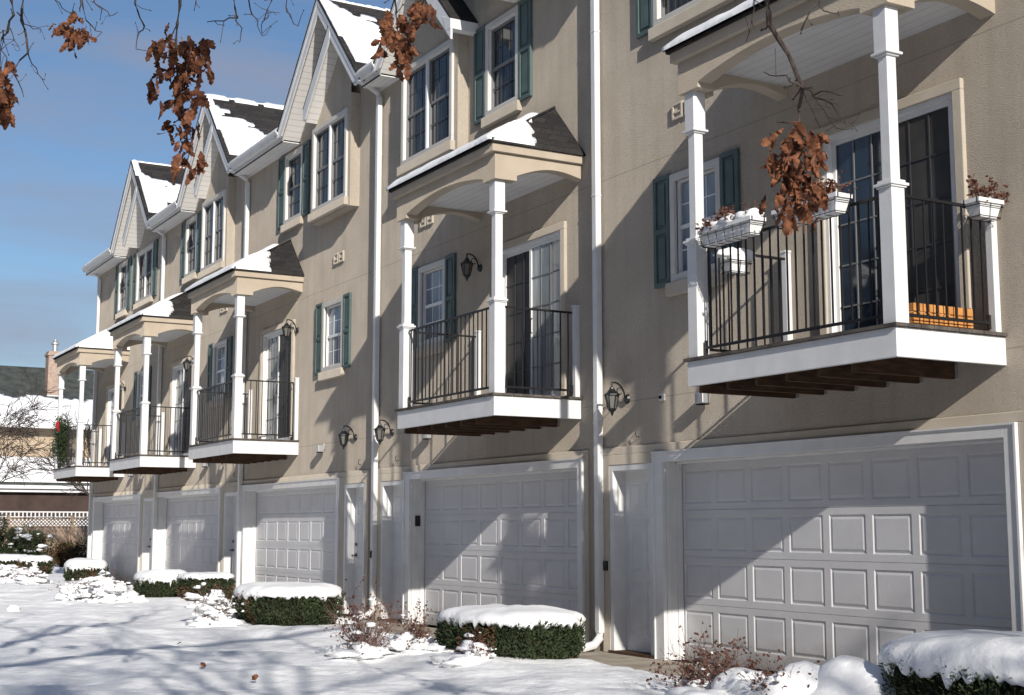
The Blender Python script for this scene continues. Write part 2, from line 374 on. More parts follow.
def garage(parent, gx):
    """white overhead garage door, outer trim gx..gx+5.1, recessed .35"""
    a, b = gx + .18, gx + 4.98; y = .215
    d = MB(); cells = []; holes = []
    for r in range(4):
        z0 = .17 + r * .517
        for k in range(8):
            x0 = a + .045 + k * .589; cells.append((x0, x0 + .50, z0, z0 + .375))
    for r in range(4):
        z0 = .10 + r * .517 if r else .006; z1 = .10 + (r + 1) * .517 - .004 if r < 3 else 2.195
        hs = [(c[0], c[1], c[2], c[3], .0) for c in cells if z0 < c[2] < z1]
        xs = sorted({a, b, *[h[0] for h in hs], *[h[1] for h in hs]})
        for i in range(len(xs) - 1):
            if i % 2 == 0: d.poly([(xs[i], y, z0), (xs[i + 1], y, z0), (xs[i + 1], y, z1), (xs[i], y, z1)])
            else:
                h = hs[i // 2]; d.poly([(xs[i], y, z0), (xs[i + 1], y, z0), (xs[i + 1], y, h[2]), (xs[i], y, h[2])]); d.poly([(xs[i], y, h[3]), (xs[i + 1], y, h[3]), (xs[i + 1], y, z1), (xs[i], y, z1)])
        d.poly([(a, y, z1), (b, y, z1), (b, y + .03, z1), (a, y + .03, z1)])
        d.poly([(a, y, z0), (a, y + .03, z0), (b, y + .03, z0), (b, y, z0)])
    raised_panels(d, cells, y)
    d.box(a, b, y + .012, y + .04, 0, 2.2)
    gd = d.build('garage_door', M['door'], parent)
    s = MB(); s.box(a, b, y - .012, y + .03, -.005, .004); s.build('rubber_seal', M['rubber'], gd)
    t = MB()
    t.box(gx + .02, a, -.05, .0, 0, 2.29); t.box(b, gx + 5.10, -.05, .0, 0, 2.29); t.box(a, b, -.05, .0, 2.19, 2.29)
    t.box(a, a + .012, .0, y, 0, 2.19); t.box(b - .012, b, .0, y, 0, 2.19); t.box(a, b, .0, y, 2.19, 2.205)
    # raised bead round the outside of the trim
    t.box(gx + .0, gx + .024, -.065, -.0, 0, 2.29); t.box(gx + 5.088, gx + 5.115, -.065, 0, 0, 2.29); t.box(gx - .015, gx + 5.115, -.065, 0, 2.29, 2.31)
    # vertical stop boards on the left return
    t.box(a + .012, a + .02, .05, .06, 0, 2.19); t.box(a + .012, a + .03, y - .08, y - .01, 0, 2.19); t.box(b - .03, b - .012, y - .08, y - .01, 0, 2.19); t.box(a, b, y - .08, y - .01, 2.165, 2.19)
    t.build('garage_frame', M['white'], gd, bevel=.003)
    return gd

def entry_door(parent, x0, x1, handle_right=True, lab=None):
    """white panelled side door, recessed .16"""
    y = .16; w = .07; d = MB()
    a, b = x0 + w, x1 - w
    cells = []
    for zz0, zz1 in ((.22, .82), (.95, 1.55), (1.68, 1.98)):
        for q in (0, 1):
            xx = a + .09 + q * (b - a - .09) / 2; cells.append((xx, xx + (b - a) / 2 - .135, zz0, zz1))
    wall_holes(d, a, b, .03, 2.12, y, [(c[0], c[1], c[2], c[3], 0.0001) for c in cells]); raised_panels(d, cells, y)
    d.box(a, b, y + .03, y + .05, .03, 2.12)
    dd = d.build('side_door', M['white'], parent)
    f = MB(); f.box(x0, a, -.02, y + .05, 0, 2.19); f.box(b, x1, -.02, y + .05, 0, 2.19); f.box(a, b, -.02, y + .05, 2.12, 2.19)
    f.build('door_frame', M['white'], dd, bevel=.004)
    th = MB(); th.box(x0, x1, -.06, y + .03, 0, .03); th.build('threshold', M['joist'], dd)
    hx = b - .07 if handle_right else a + .07
    h = MB(); h.tube([(hx, y, 1.0), (hx, y - .05, 1.0)], .012, 8); h.tube([(hx, y - .05, 1.0), (hx - .09, y - .055, 1.0)], .01, 8); h.tube([(hx, y - .002, 1.0), (hx, y - .008, 1.0)], .03, 12); h.tube([(hx, y - .002, 1.18), (hx, y - .02, 1.18)], .026, 12)
    h.build('door_handle', M['black'], dd)
    return dd

def lantern(parent, x, z, y=0):
    """carriage lantern on a curled bracket, x z = centre of its glass body"""
    ya = y - .22; s = .86
    b = MB()
    def L(pr): return [(r * s, z + h * s) for r, h in pr]
    b.lathe(x, ya, L([(.0, .27), (.012, .25), (.012, .19), (.03, .18), (.035, .16), (.075, .11), (.115, .085), (.118, .075), (.0, .075)]), 8)
    b.lathe(x, ya, L([(.0, -.13), (.055, -.13), (.062, -.11), (.0, -.105)]), 8)
    b.lathe(x, ya, L([(.0, -.21), (.012, -.2), (.02, -.17), (.03, -.15), (.055, -.13)]), 8)
    for k in range(6):
        a = 2 * math.pi * k / 6
        b.tube([(x + .058 * s * math.cos(a), ya + .058 * s * math.sin(a), z - .11 * s), (x + .096 * s * math.cos(a), ya + .096 * s * math.sin(a), z + .08 * s)], .007, 4)
    arc = [(x, ya, z + .2)]
    for k in range(9):
        t = math.pi * k / 8; arc.append((x, ya + .085 - .085 * math.cos(t) + .01 * k / 8, z + .2 + .075 * math.sin(t) - .018 * k))
    arc += [(x, y - .03, z + .02), (x, y - .01, z + .03)]
    b.tube(arc, .011, 6)
    curl = [(x, y - .11 + .04 * math.cos(t * .7), z + .12 + .04 * math.sin(t * .7)) for t in range(9)]
    b.tube(curl, .006, 5)
    b.tube([(x, y, z + .03), (x, y - .03, z + .03)], [.06, .045], 12)
    o = b.build('wall_lantern', M['black'], parent)
    g = MB(); g.lathe(x, ya, L([(.05, -.105), (.088, .075)]), 6); g.build('lantern_glass', M['lampglass'], o)
    return o

# ------------------------------------------------------------------ balcony and its roof
def balcony(parent, bx):
    W, D = 2.73, 1.247; fx = bx - W
    f = MB(); f.box(fx, bx, -D, -D + .04, 2.79, 3.03); f.box(fx, fx + .04, -D + .04, 0, 2.79, 3.03); f.box(bx - .04, bx, -D + .04, 0, 2.79, 3.03)
    dk = f.build('balcony_deck', M['white'], parent, bevel=.004)
    b = MB(); n = 9; w = (D + .03) / n
    for k in range(n): b.box(fx - .03, bx + .03, -D - .03 + k * w, -D - .03 + (k + 1) * w - .006, 3.032, 3.06)
    b.build('deck_boards', M['deckboard'], dk)
    for k in range(6):
        xx = fx + .10 + k * .41; j = MB(); j.box(xx, xx + .045, -D + .06, -.03, 2.725, 3.03); j.build('joist', M['joist'], dk)
        h = MB(); h.box(xx - .006, xx + .051, -.028, -.001, 2.73, 2.86)
        h.build('joist_hanger', M['metal'], dk)
    j = MB(); j.box(fx + .04, bx - .04, -D + .042, -D + .058, 2.80, 3.03); j.build('rim_board', M['joist'], dk)
    for cx in (fx + .075, bx - .08):
        c = MB(); cy = -D + .085
        def bx_(h, z0, z1): c.box(cx - h, cx + h, cy - h, cy + h, z0, z1)
        bx_(.072, 3.06, 4.17); bx_(.086, 4.17, 4.185); bx_(.10, 4.185, 4.21); bx_(.08, 4.21, 4.235)
        bx_(.051, 4.235, 5.27); bx_(.07, 5.27, 5.285); bx_(.092, 5.285, 5.308); bx_(.072, 5.308, 5.685)
        c.build('column', M['white'], dk, bevel=.005)
    for cx in (fx + .06, bx - .07):
        c = MB(); c.box(cx - .035, cx + .035, -.07, -.001, 3.06, 4.2); c.box(cx - .043, cx + .043, -.08, -.001, 4.2, 4.225); c.build('wall_post', M['white'], dk, bevel=.004)
    # railings
    def rail(p, q, name='railing'):
        r = MB(); p = Vector(p); q = Vector(q); L = (q - p).length
        for z, hh in ((4.13, .012), (3.15, .012)):
            if abs(p.x - q.x) > .1: r.box(p.x, q.x, p.y - .014, p.y + .014, z - hh, z + hh)
            else: r.box(p.x - .014, p.x + .014, p.y, q.y, z - hh, z + hh)
        n = int(L / .115)
        for k in range(n + 1):
            c = p.lerp(q, (k + .5) / (n + 1)); r.box(c.x - .0065, c.x + .0065, c.y - .0065, c.y + .0065, 3.15 - .0, 4.13)
        for e in (p, q):
            r.box(e.x - .012, e.x + .012, e.y - .012, e.y + .012, 3.10, 3.22)
        return r.build(name, M['black'], dk)
    rail((fx + .185, -D + .085, 0), (bx - .18, -D + .085, 0))
    rail((bx - .09, -D + .17, 0), (bx - .09, -.086, 0)); rail((fx + .09, -D + .17, 0), (fx + .09, -.086, 0))
    return dk

def canopy(parent, bx, seed=0, full_snow=False):
    W, D = 2.73, 1.247; fx = bx - W
    X0, X1, Y = fx - .05, bx + .05, -D - .02
    m = MB()
    zt = 6.01; N = 18
    # front arch
    a, b = X0 + .31, X1 - .31
    m.box(X0, a, Y, Y + .20, 5.685, zt); m.box(b, X1, Y, Y + .20, 5.685, zt)
    top = [(a + (b - a) * i / N, zt) for i in range(N + 1)]
    bot = [(a + (b - a) * i / N, 5.735 + .125 * math.sin(math.pi * i / N) ** .85 if 0 < i < N else 5.735) for i in range(N + 1)]
    m.strip_arch(top, bot, 'y', Y, Y + .16)
    # side arches
    for xa, xb in ((X0, X0 + .16), (X1 - .16, X1)):
        ya = Y + .20; yb = 0
        m.box(xa, xb, Y + .2, Y + .31, 5.685, zt)
        ya = Y + .31
        top = [(ya + (yb - ya) * i / N, zt) for i in range(N + 1)]
        bot = [(ya + (yb - ya) * i / N, 5.75 + .10 * math.sin(math.pi * i / N) + .07 * i / N) for i in range(N + 1)]
        m.strip_arch(top, bot, 'x', xa, xb)
    bm_ = m.build('porch_beam', M['beam'], parent)
    t = MB(); E0, E1, EY = X0 - .05, X1 + .05, Y - .06
    t.box(E0, E1, EY, EY + .05, zt + .003, 6.11); t.box(E0, E0 + .05, EY + .05, 0, zt + .003, 6.11); t.box(E1 - .05, E1, EY + .05, 0, zt + .003, 6.11)
    t.box(E0 + .015, E1 - .015, EY + .015, 0, zt + .002, zt + .02)
    t.build('eave_trim', M['beam'], bm_)
    c = MB(); c.box(X0 + .16, X1 - .16, Y + .16, 0, 5.93, 5.95); c.build('porch_ceiling', M['bead'], bm_)
    e = MB(); R0, R1, RY = E0 - .03, E1 + .03, EY - .03
    e.box(R0, R1, RY, 0, 6.112, 6.135)
    zr = 6.93; i0, i1 = R0 + .74, R1 - .74
    z0 = 6.135
    e.poly([(R0, RY, z0), (R1, RY, z0), (i1, 0, zr), (i0, 0, zr)]); e.poly([(R1, RY, z0), (R1, 0, z0), (i1, 0, zr)]); e.poly([(R0, 0, z0), (R0, RY, z0), (i0, 0, zr)])
    # hip caps
    e.tube([(R1, RY, z0 + .01), (i1, -.01, zr + .01)], .022, 5); e.tube([(R0, RY, z0 + .01), (i0, -.01, zr + .01)], .022, 5)
    e.build('porch_roof', M['shingle'], bm_)
    def hf(x, y):
        y = min(max(y, RY), 0)
        return min(z0 + (y - RY) / (0 - RY) * (zr - z0), z0 + max(0, min((x - R0), (R1 - x))) / .74 * (zr - z0))
    rr = .52 if not full_snow else 2
    def mk(x, y):
        if hf(x, y) > zr - .05: return False
        s = (R1 - x) / .74; t_ = (y - RY) / (-RY)
        if x < R0 - .01 or x > R1 + .01: return False
        if t_ > s:   # right hip slope: bare towards the wall
            lim = rr + .10 * noise.noise(Vector((seed, round(x / .1) * .7, 0))) + .06 * random.random() - .25 * max(0, .3 - s)
            return (y - RY) < lim * 1.33
        if s - t_ < .22 and (y - RY) > rr * 1.33 + .1 * noise.noise(Vector((seed, x * 4, 2))): return False
        if t_ > (x - R0) / .74: return (y - RY) < 1.2
        return y < -.22 - .1 * noise.noise(Vector((x * 3, seed, 0)))
    sn = snow_sheet(hf, R0 - .02, R1 + .0, RY - .035, 0, .05, mk, .10)
    sn.build('porch_snow', M['snowcap'], bm_, smooth=True)
    return bm_

# ------------------------------------------------------------------ roofs
EZ, AZ, PITCH, OV = 8.93, 10.95, 1.05, .45
MAINK = .52
def townhouse(key, gx, bx, kind, ux, x0, x1, label):
    """kind 1: side door right of the garage; kind 2: left of it.  x0..x1: extent of the unit"""
    root = empty('townhouse', (x0, 0, 0), label, 'townhouse', 'townhouses in one attached row')
    holes = [(gx + .18, gx + 4.98, 0, 2.2, .24)]
    dx0 = gx + 5.27 if kind == 1 else gx - .93
    dx1 = dx0 + .88
    holes.append((dx0, dx1, 0, 2.19, .18))
    sx0, sx1 = (bx - 2.20, bx - .33) if kind == 2 else (bx - 2.12, bx - .28)
    holes.append((sx0 + .1, sx1 - .1, 3.06, 5.27, .12))
    wx0 = bx - 4.63 if kind == 2 else bx + 1.14
    if kind == 2: wx1 = wx0 + .92
    else: wx1 = wx0 + .95
    wz0, wz1 = 4.20, 5.45
    holes.append((wx0 + .085, wx1 - .085, wz0 + .085, wz1 - .085, .1))
    # upper floor
    if kind == 1: nar = (ux - .95, ux + .0); dbl = (ux + .95, ux + 2.55); ap = ux + 1.68; inner_ap = ap + .62; bay = (ux + .86, ux + 2.66)
    else: nar = (ux + 1.08, ux + 2.03); dbl = (ux - 1.38, ux + .38); ap = ux; inner_ap = ap - .62; bay = (ux - 1.50, ux + .50)
    has_bay = key in 'BCD'
    if key == 'D': nar = (nar[0] + .05, nar[1] + .0)
    uz0, uz1 = 7.28, 8.66
    if has_bay: uzb = 7.10
    else: uzb = uz0
    holes.append((nar[0] + .085, nar[1] - .085, uz0 + .085, uz1 - .085, .1))
    if not has_bay: holes.append((dbl[0] + .085, dbl[1] - .085, uz0 + .085, uz1 - .085, .1))
    w = MB(); wall_holes(w, x0, x1, 0, EZ, 0, holes)
    hw = (AZ - .12 - EZ) / PITCH
    w.poly([(ap - hw, 0, EZ), (ap + hw, 0, EZ), (ap, 0, AZ - .12)])   # gable triangle
    # sides and back so that the unit is closed
    w.poly([(x0, 0, 0), (x0, 0, EZ), (x0, 9, EZ), (x0, 9, 0)]); w.poly([(x1, 0, 0), (x1, 9, 0), (x1, 9, EZ), (x1, 0, EZ)])
    w.poly([(x0, 9, 0), (x0, 9, EZ), (x1, 9, EZ), (x1, 9, 0)])
    wall = w.build('wall', M['stucco'], root)
    # stucco surround of the ground floor openings
    t = MB()
    L0, L1 = (gx - .16, gx + 6.30) if kind == 1 else (gx - 1.08, gx + 5.2)
    t.box(L0, L1, -.028, 0, 2.31, 2.40)
    if kind == 2:
        t.box(L0, dx0, -.028, 0, 0, 2.31); t.box(dx0, gx - .016, -.028, 0, 2.19, 2.31)
        t.box(gx + 5.116, L1, -.028, 0, 0, 2.31)
    else:
        t.box(dx1, L1, -.028, 0, 0, 2.31); t.box(gx + 5.116, dx1, -.028, 0, 2.19, 2.31); t.box(gx + 5.116, dx0, -.028, 0, 0, 2.19)
        t.box(L0, gx - .016, -.028, 0, 0, 2.31)
    t.build('door_surround', M['stucco_trim'], root, bevel=.006)
    gd = garage(root, gx)
    entry_door(root, dx0, dx1, handle_right=(kind == 2))
    g = {'A': ('glass_blue', 'screen'), 'B': ('screen', 'glass_curtain'), 'C': ('glass_curtain', 'screen'), 'D': ('glass_curtain', 'screen'), 'E': ('glass_mid', 'screen')}[key]
    slider(root, sx0, sx1, 3.06, 5.36, 0, g[0], g[1], lm='meeting' if g[0] != 'screen' else 'muntin', rm='meeting' if g[1] != 'screen' else 'muntin')
    window(root, wx0, wx1, wz0, wz1, 0, False, (1, 1), True, 'glass_mid', .30)
    window(root, nar[0], nar[1], uz0, uz1, 0, False, (1, 1), True, 'glass', .33)
    if has_bay:
        B = .18; b0, b1 = bay; bw = MB(); zb = 6.93
        wall_holes(bw, b0, b1, zb, EZ, -B, [(dbl[0] + .085, dbl[1] - .085, uzb + .085, uz1 + .02 - .085, .1)])
        bw.poly([(b0, -B, zb), (b0, -B, EZ), (b0, 0, EZ), (b0, 0, zb)]); bw.poly([(b1, -B, zb), (b1, 0, zb), (b1, 0, EZ), (b1, -B, EZ)]); bw.poly([(b0, -B, zb), (b0, 0, zb), (b1, 0, zb), (b1, -B, zb)])
        ih = (AZ - .12 - EZ) / PITCH - .62 * 1.0
        ia = inner_ap; iz = AZ - .62 * PITCH - .12
        bw.poly([(b0, -B, EZ), (b1, -B, EZ), (b1, -B, max(EZ, iz - abs(b1 - ia) * PITCH)), (ia, -B, iz), (b0, -B, max(EZ, iz - abs(b0 - ia) * PITCH))])
        bw.build('bay_wall', M['stucco'], root)
        window(root, dbl[0], dbl[1], uzb, uz1 + .02, -B, True, (0, 0), True, 'glass')
    else:
        window(root, dbl[0], dbl[1], uz0, uz1, 0, True, (1, 1), True, 'glass', .33)
    # ---- roof
    r = MB(); th = .10
    halfw = (AZ - 8.86) / PITCH
    yb = (AZ - EZ) / MAINK - OV + 1.2
    for sgn in (-1, 1):
        xa, xb = ap, ap + sgn * halfw
        r.prism([(xa, AZ), (xb, AZ - halfw * PITCH), (xb, AZ - halfw * PITCH - .05), (xa, AZ - .05)], 'y', -OV - .02, yb)
    # main slope over the whole unit
    ys, ye = -OV, 4.0; zs = EZ + .03
    def mz(y): return zs + (y + OV) * MAINK
    r.prism([(.03, mz(.03)), (ye, mz(ye)), (8.9, zs), (8.9, zs - .06), (ye, mz(ye) - .06), (.03, mz(.03) - .06)], 'x', x0, x1)
    for a, b in ((x0, ap - halfw + .12), (ap + halfw - .12, x1)):
        if b - a > .05: r.prism([(ys, mz(ys)), (.03, mz(.03)), (.03, mz(.03) - .05), (ys, zs - .05)], 'x', a, b)
    rf = r.build('roof', M['shingle'], root)
    # inner gable roof, a little further forward
    ia = inner_ap; iz = AZ - .62 * PITCH; sg = -1 if kind == 1 else 1
    hwi = 1.22 if kind == 1 else 1.42
    n_ = MB()
    n_.prism([(ia, iz + .004), (ia + sg * hwi, iz - hwi * PITCH), (ia + sg * hwi, iz - hwi * PITCH - .04), (ia, iz - .04)], 'y', -OV - .01, 0)
    n_.build('bay_roof', M['shingle'], root)
    # rake boards and soffits
    k = MB(); y0 = -OV; bw_ = .20 * math.sqrt(1 + PITCH ** 2)
    def rake(xa, za, xb, ya, yb_, top=-.05, h=bw_):
        zb_ = za - abs(xb - xa) * PITCH
        zc = EZ - .14; z2 = zb_ + top - h
        if z2 < zc and zb_ + top > zc:
            xc = xa + (xb - xa) * (za + top - h - zc) / (za - zb_)
            k.prism([(xa, za + top), (xb, zb_ + top), (xb, zc), (xc, zc), (xa, za + top - h)], 'y', ya, yb_)
        else: k.prism([(xa, za + top), (xb, zb_ + top), (xb, z2), (xa, za + top - h)], 'y', ya, yb_)
    rake(ap, AZ, ap - halfw, y0, y0 + .03); rake(ap, AZ, ap + halfw, y0, y0 + .03)
    rake(ap, AZ, ap - halfw, y0 - .012, y0, -.05, .10); rake(ap, AZ, ap + halfw, y0 - .012, y0, -.05, .10)
    rake(ia, iz, ia + sg * hwi, y0 - .008, y0 + .03 - .004, -.04)
    rb = k.build('rake_board', M['white'], root)
    s = MB()
    def soff(xa, za, xb, ya, yb_, h=.20):
        zb_ = za - abs(xb - xa) * PITCH
        if zb_ - h < EZ - .15:
            f_ = (za - h - (EZ - .15)) / (za - zb_); xb = xa + (xb - xa) * f_; zb_ = EZ - .15 + h
        s.prism([(xa, za - h), (xb, zb_ - h), (xb, zb_ - h - .015), (xa, za - h - .015)], 'y', ya, yb_)
    soff(ap, AZ, ap - halfw, y0 + .03, 0); soff(ap, AZ, ap + halfw, y0 + .03, 0)
    soff(ia - .001 * sg, iz, ia + sg * hwi, y0 + .03, 0, .24)
    s.build('rake_soffit', M['soffit_r'], root)
    # boxed returns where rakes meet the eave
    q = MB()
    ends = (ap - halfw, ap + halfw)
    fo = ia + sg * hwi
    if sg > 0:
        zf = iz - hwi * PITCH
        q.prism([(fo + .005, zf - .02), (fo + .005, zf - .17), (fo - .14, zf - .17), (fo - .28, zf + .10)], 'y', y0 - .012, 0)
        q.build('rake_return', M['white'], root, bevel=.004)
    # eave box, gutter either side of the gable
    hv = halfw - .10
    for a, b in ((x0, ap - hv), (ap + hv, x1)):
        if b - a < .1: continue
        e = MB(); e.box(a, b, y0 + .08, 0, EZ - .20, EZ - .185); e.box(a, b, y0 + .08, y0 + .10, EZ - .20, EZ + .02)
        eo = e.build('eave_box', M['soffit'], root)
        gpr = [(y0 + .078, EZ + .0), (y0 + .078, EZ - .10), (y0 + .03, EZ - .13), (y0 + .0, EZ - .12), (y0 - .03, EZ - .05), (y0 - .055, EZ - .02), (y0 - .055, EZ + .01), (y0 - .04, EZ + .01), (y0 - .035, EZ - .015)]
        gu = MB(); gu.prism([(gpr[0][0], gpr[0][1])] + gpr[1:7] + [(y0 - .04, EZ + .01), (y0 - .03, EZ - .03), (y0 + .06, EZ - .03), (y0 + .06, EZ)], 'x', a + .01, b - .01)
        gu.build('gutter', M['white'], eo)
    return root, rf, dict(ap=ap, halfw=halfw, x0=x0, x1=x1, mz=mz, bx=bx, gx=gx, kind=kind, dx0=dx0, dx1=dx1)

def spout(parent, x, ztop, splash=True, shade=True):
    s = MB(); y = -.075; w = .045
    zt = ztop
    def bx2(p0, p1, ww=w, hh=.03):
        s.tube([p0, p1], .0505, 4)
    s.box(x - w, x + w, -.115, -.035, .22, zt - .35)
    pts = [(x, -.075, zt - .36), (x, -.10, zt - .27), (x, -.30, zt - .16), (x, -.42, zt - .12), (x, -.43, zt - .04)]
    s.tube(pts, .05, 8)
    s.tube([(x, -.075, .24), (x, -.08, .16), (x, -.16, .08), (x, -.34, .045)], .052, 8)
    for z in (2.7, 5.5, 7.6): s.box(x - w - .006, x + w + .006, -.121, -.03, z, z + .025)
    o = s.build('downspout', M['white'], parent, bevel=.008)
    return o

TL = {
 'A': 'nearest beige stucco townhouse, at the right, with flower boxes hanging on its balcony railing',
 'B': 'second townhouse from the right, with a pale curtain behind its balcony door',
 'C': 'middle townhouse of the row, shuttered window right of its balcony, snowy steep gable',
 'D': 'second townhouse from the far end, two small hedges before its shaded garage',
 'E': 'farthest townhouse of the row, its balcony dressed with a green garland and red bow'}
SP = {'AB': -14.02, 'BC': -20.60, 'CD': -27.25, 'DE': -33.50, 'E': -40.2}
UN = [('A', -12.94, -7.93, 2, -11.45, -14.10, -4.0), ('B', -19.53, -14.50, 2, -18.05, -20.68, -14.102), ('C', -27.24, -24.21, 1, -24.21, -27.33, -20.682), ('D', -33.68, -30.56, 1, -30.88, -33.70, -27.332), ('E', -40.05, -36.86, 1, -37.15, -40.6, -33.702)]
units = {}
for key, gx, bx, kind, ux, x0, x1 in UN:
    root, rf, info = townhouse(key, gx, bx, kind, ux, x0, x1, TL[key])
    units[key] = (root, rf, info)
    balcony(root, bx); canopy(root, bx, seed=ord(key) % 7 + 1, full_snow=(key == 'E'))
# downspouts
spout(units['A'][0], SP['AB'], EZ); spout(units['B'][0], SP['BC'], EZ); spout(units['C'][0], SP['CD'], EZ); spout(units['D'][0], SP['DE'], EZ); spout(units['E'][0], SP['E'], EZ)

# lanterns, vents, floodlights and other wall fittings
for key in 'ABCDE':
    root, rf, i = units[key]; bx = i['bx']
    lx = i['dx0'] + .25 if i['kind'] == 2 else i['dx0'] + .30
    lantern(root, lx + .12, 2.93)
    if key != 'A': lantern(root, bx - 2.66 if i['kind'] == 2 else bx - .16, 5.10)
    v = MB(); vx = {'A': -12.5, 'B': -19.1, 'C': -22.6, 'D': -29.0, 'E': -35.2}[key]
    for k in (0, .24): frame_ring(v, vx + k, vx + k + .19, 6.08, 6.27, .025, -.03, 0); v.box(vx + k + .025, vx + k + .165, -.012, 0, 6.105, 6.245); v.box(vx + k + .04, vx + k + .15, -.03, -.012, 6.15, 6.17)
    v.build('vent_plate', M['stucco_trim'], root)
    fx = {'A': -11.95, 'B': -18.7, 'C': -22.95, 'D': -29.6, 'E': -35.9}[key]
    f = MB(); f.box(fx - .07, fx + .07, -.14, -.03, 2.78, 2.90); f.box(fx - .04, fx + .04, -.03, 0, 2.83, 2.93)
    fo = f.build('floodlight', M['metal'], root, bevel=.01); g = MB(); g.box(fx - .06, fx + .06, -.13, -.04, 2.768, 2.779); g.build('floodlight_lens', M['dark'], fo)
    h = MB(); hx = lx + .35; h.tube([(hx, 0, 2.50), (hx, -.04, 2.50), (hx, -.05, 2.56), (hx, -.02, 2.58)], .006, 5); h.build('flag_hook', M['black'], root)
c = MB(); c.box(-12.82, -12.74, -.04, 0, 2.88, 2.96); co = c.build('door_camera', M['white'], units['A'][0], bevel=.006)
c = MB(); c.tube([(-12.78, -.04, 2.92), (-12.78, -.055, 2.92)], .02, 12); c.build('camera_lens', M['dark'], co)
k = MB(); k.box(-19.35 + .012, -19.35 + .03, .05, .13, 1.48, 1.64); k.box(-19.35 + .03, -19.35 + .036, .065, .115, 1.5, 1.62); k.build('keypad', M['black'], units['B'][0])
k = MB(); k.box(-13.96, -13.90, -.06, -.03, .95, 1.06); k.build('doorbell', M['black'], units['A'][0])
k = MB(); k.box(-20.64, -20.58, -.14, -.118, .98, 1.09); k.build('doorbell', M['black'], units['B'][0])

# snow on the gable and main roofs
def gable_snow(key, frac, seed):
    root, rf, i = units[key]; ap, hw, mz = i['ap'], i['halfw'], i['mz']
    x0, x1 = i['x0'], i['x1']
    def hf(x, y):
        g = AZ - abs(x - ap) * PITCH if abs(x - ap) <= hw else -9
        if y < .03 and abs(x - ap) < hw - .12: return g
        m = mz(y) if y <= 4 else (mz(4) - (y - 4) * .4)
        return max(g, m)
    def mk(x, y):
        if hf(x, y) < 5: return False
        d = abs(x - ap)
        rowx = math.floor(d / .075) * .075
        jit = .10 * (noise.noise(Vector((rowx * 9, y * 1.6, seed))) ) + .05 * noise.noise(Vector((rowx * 31, y * 5, seed + 4)))
        if x > ap:
            g = AZ - d * PITCH
            if g > mz(y) - .02:      # on the right gable slope
                t = d / hw; s = (y + OV) / 3
                if d < .045 + .03 * noise.noise(Vector((y * 3, seed, 1))): return True
                bare = frac[0] + frac[1] * min(s * 2.2, 1.2) + jit * 1.6
                if y < -OV + .05 + max(0, jit) * .6 and t > .25: return frac[2] > 0 and t < .5
                if t < bare: return y < -OV + .14 * (1 + jit * 4) and y > -OV + .0
                if t > .80 + jit and s < .10: return False
                if frac[3] and t > .60 + jit and s > .18 + .3 * (t - .6) and t < .92 + jit: return False
                return True
            return True
        return not (d < .25 + jit and d > .05)
    sn = snow_sheet(hf, x0 + .0, x1 - .0, -OV - .005, 4.0, .075, mk, .085)
    sn.build('roof_snow', M['snowcap'], rf, smooth=True)
gable_snow('A', (.2, .1, 1, 0), 1); gable_snow('B', (.10, .1, 1, 0), 2); gable_snow('C', (.03, .34, 1, 0), 3); gable_snow('D', (.16, .40, 1, 0), 4); gable_snow('E', (.22, .15, 0, 1), 5)

# ------------------------------------------------------------------ ground
g = MB(); g.poly([(-900, -900, -.12), (900, -900, -.12), (900, 900, -.12), (-900, 900, -.12)]); tag(g.build('ground', M['earth']), kind='structure')
r_ = MB(); r_.box(-300, 200, -19.5, -12.3, -.2, -.02); M['asphalt'] = mat('wet_asphalt', (.045, .045, .048), .8, (.07, .07, .072), 1.5, .003, 80, .3)
tag(r_.build('unseen_road', M['asphalt']), kind='structure')  # unseen strip of asphalt, added to cut snow bounce onto the facade
kb = MB(); kb.box(-300, 200, -12.62, -12.3, -.15, .06); tag(kb.build('kerb', M['concrete']), kind='structure')
a = MB()
x = -40.6
while x < -3.9:
    a.box(x, min(x + 1.52, -3.9), -1.35, .21, -.1, 0); x += 1.53
tag(a.build('pavement', M['concrete'], bevel=.006), kind='structure')
def edge(x):
    if x < -40.7: return -50
    e = 1.15 + .18 * fbm(x * .6, 2.2) + .07 * fbm(x * 3.1, 1.)
    if -22.3 < x < -20.0: e = .45 + .15 * fbm(x * 2, 5)
    if x < -23: e = .35 + .2 * fbm(x * .8, 7)
    return e
def gz(x, y):
    off = -y
    r = math.hypot(x - CAM.x, y - CAM.y)
    p_, q_ = x * .6 + y * .8, x * .8 - y * .6
    base = .065 + .035 * fbm(x * .35, y * .5, 1.) + .030 * fbm(p_ * .45, q_ * 2.2, 2.) + .020 * fbm(x * 2.6, y * 2.6, 3., 4)
    base += .035 * max(0, math.sin(q_ * 1.9 + 1.2 * fbm(p_ * .1, q_ * .2, 4.))) ** 6 - .02 * max(0, math.sin(q_ * 3.7 + 1.)) ** 8
    # ploughed / driven ridges running away from the buildings and along them
    base += .022 * max(0, math.sin((x * .96 + y * .28) * 2.1 + 1.5 * fbm(x * .2, y * .2, 8.))) ** 3
    base += .02 * max(0, math.sin((y + .12 * x) * 2.6 + 2 * fbm(x * .12, y * .3, 9.))) ** 4
    base += .03 * math.exp(-((off - 2.4) / 1.0) ** 2)
    s = (off - edge(x)) / .28; s = min(1, max(0, s)); s = s * s * (3 - 2 * s)
    if off < -.0 and x > -40.7: s = 0
    return -.05 + s * (base + .05)
def axis(dense0, dense1, st, far0, far1):
    v = list(np.arange(dense0, dense1 + 1e-6, st)); s = st; x = dense1
    while x < far1: s *= 1.22; x += s; v.append(x)
    s = st; x = dense0; w = []
    while x - s * 1.22 > far0: s *= 1.22; x -= s; w.append(x)
    w.append(far0)
    return w[::-1] + v
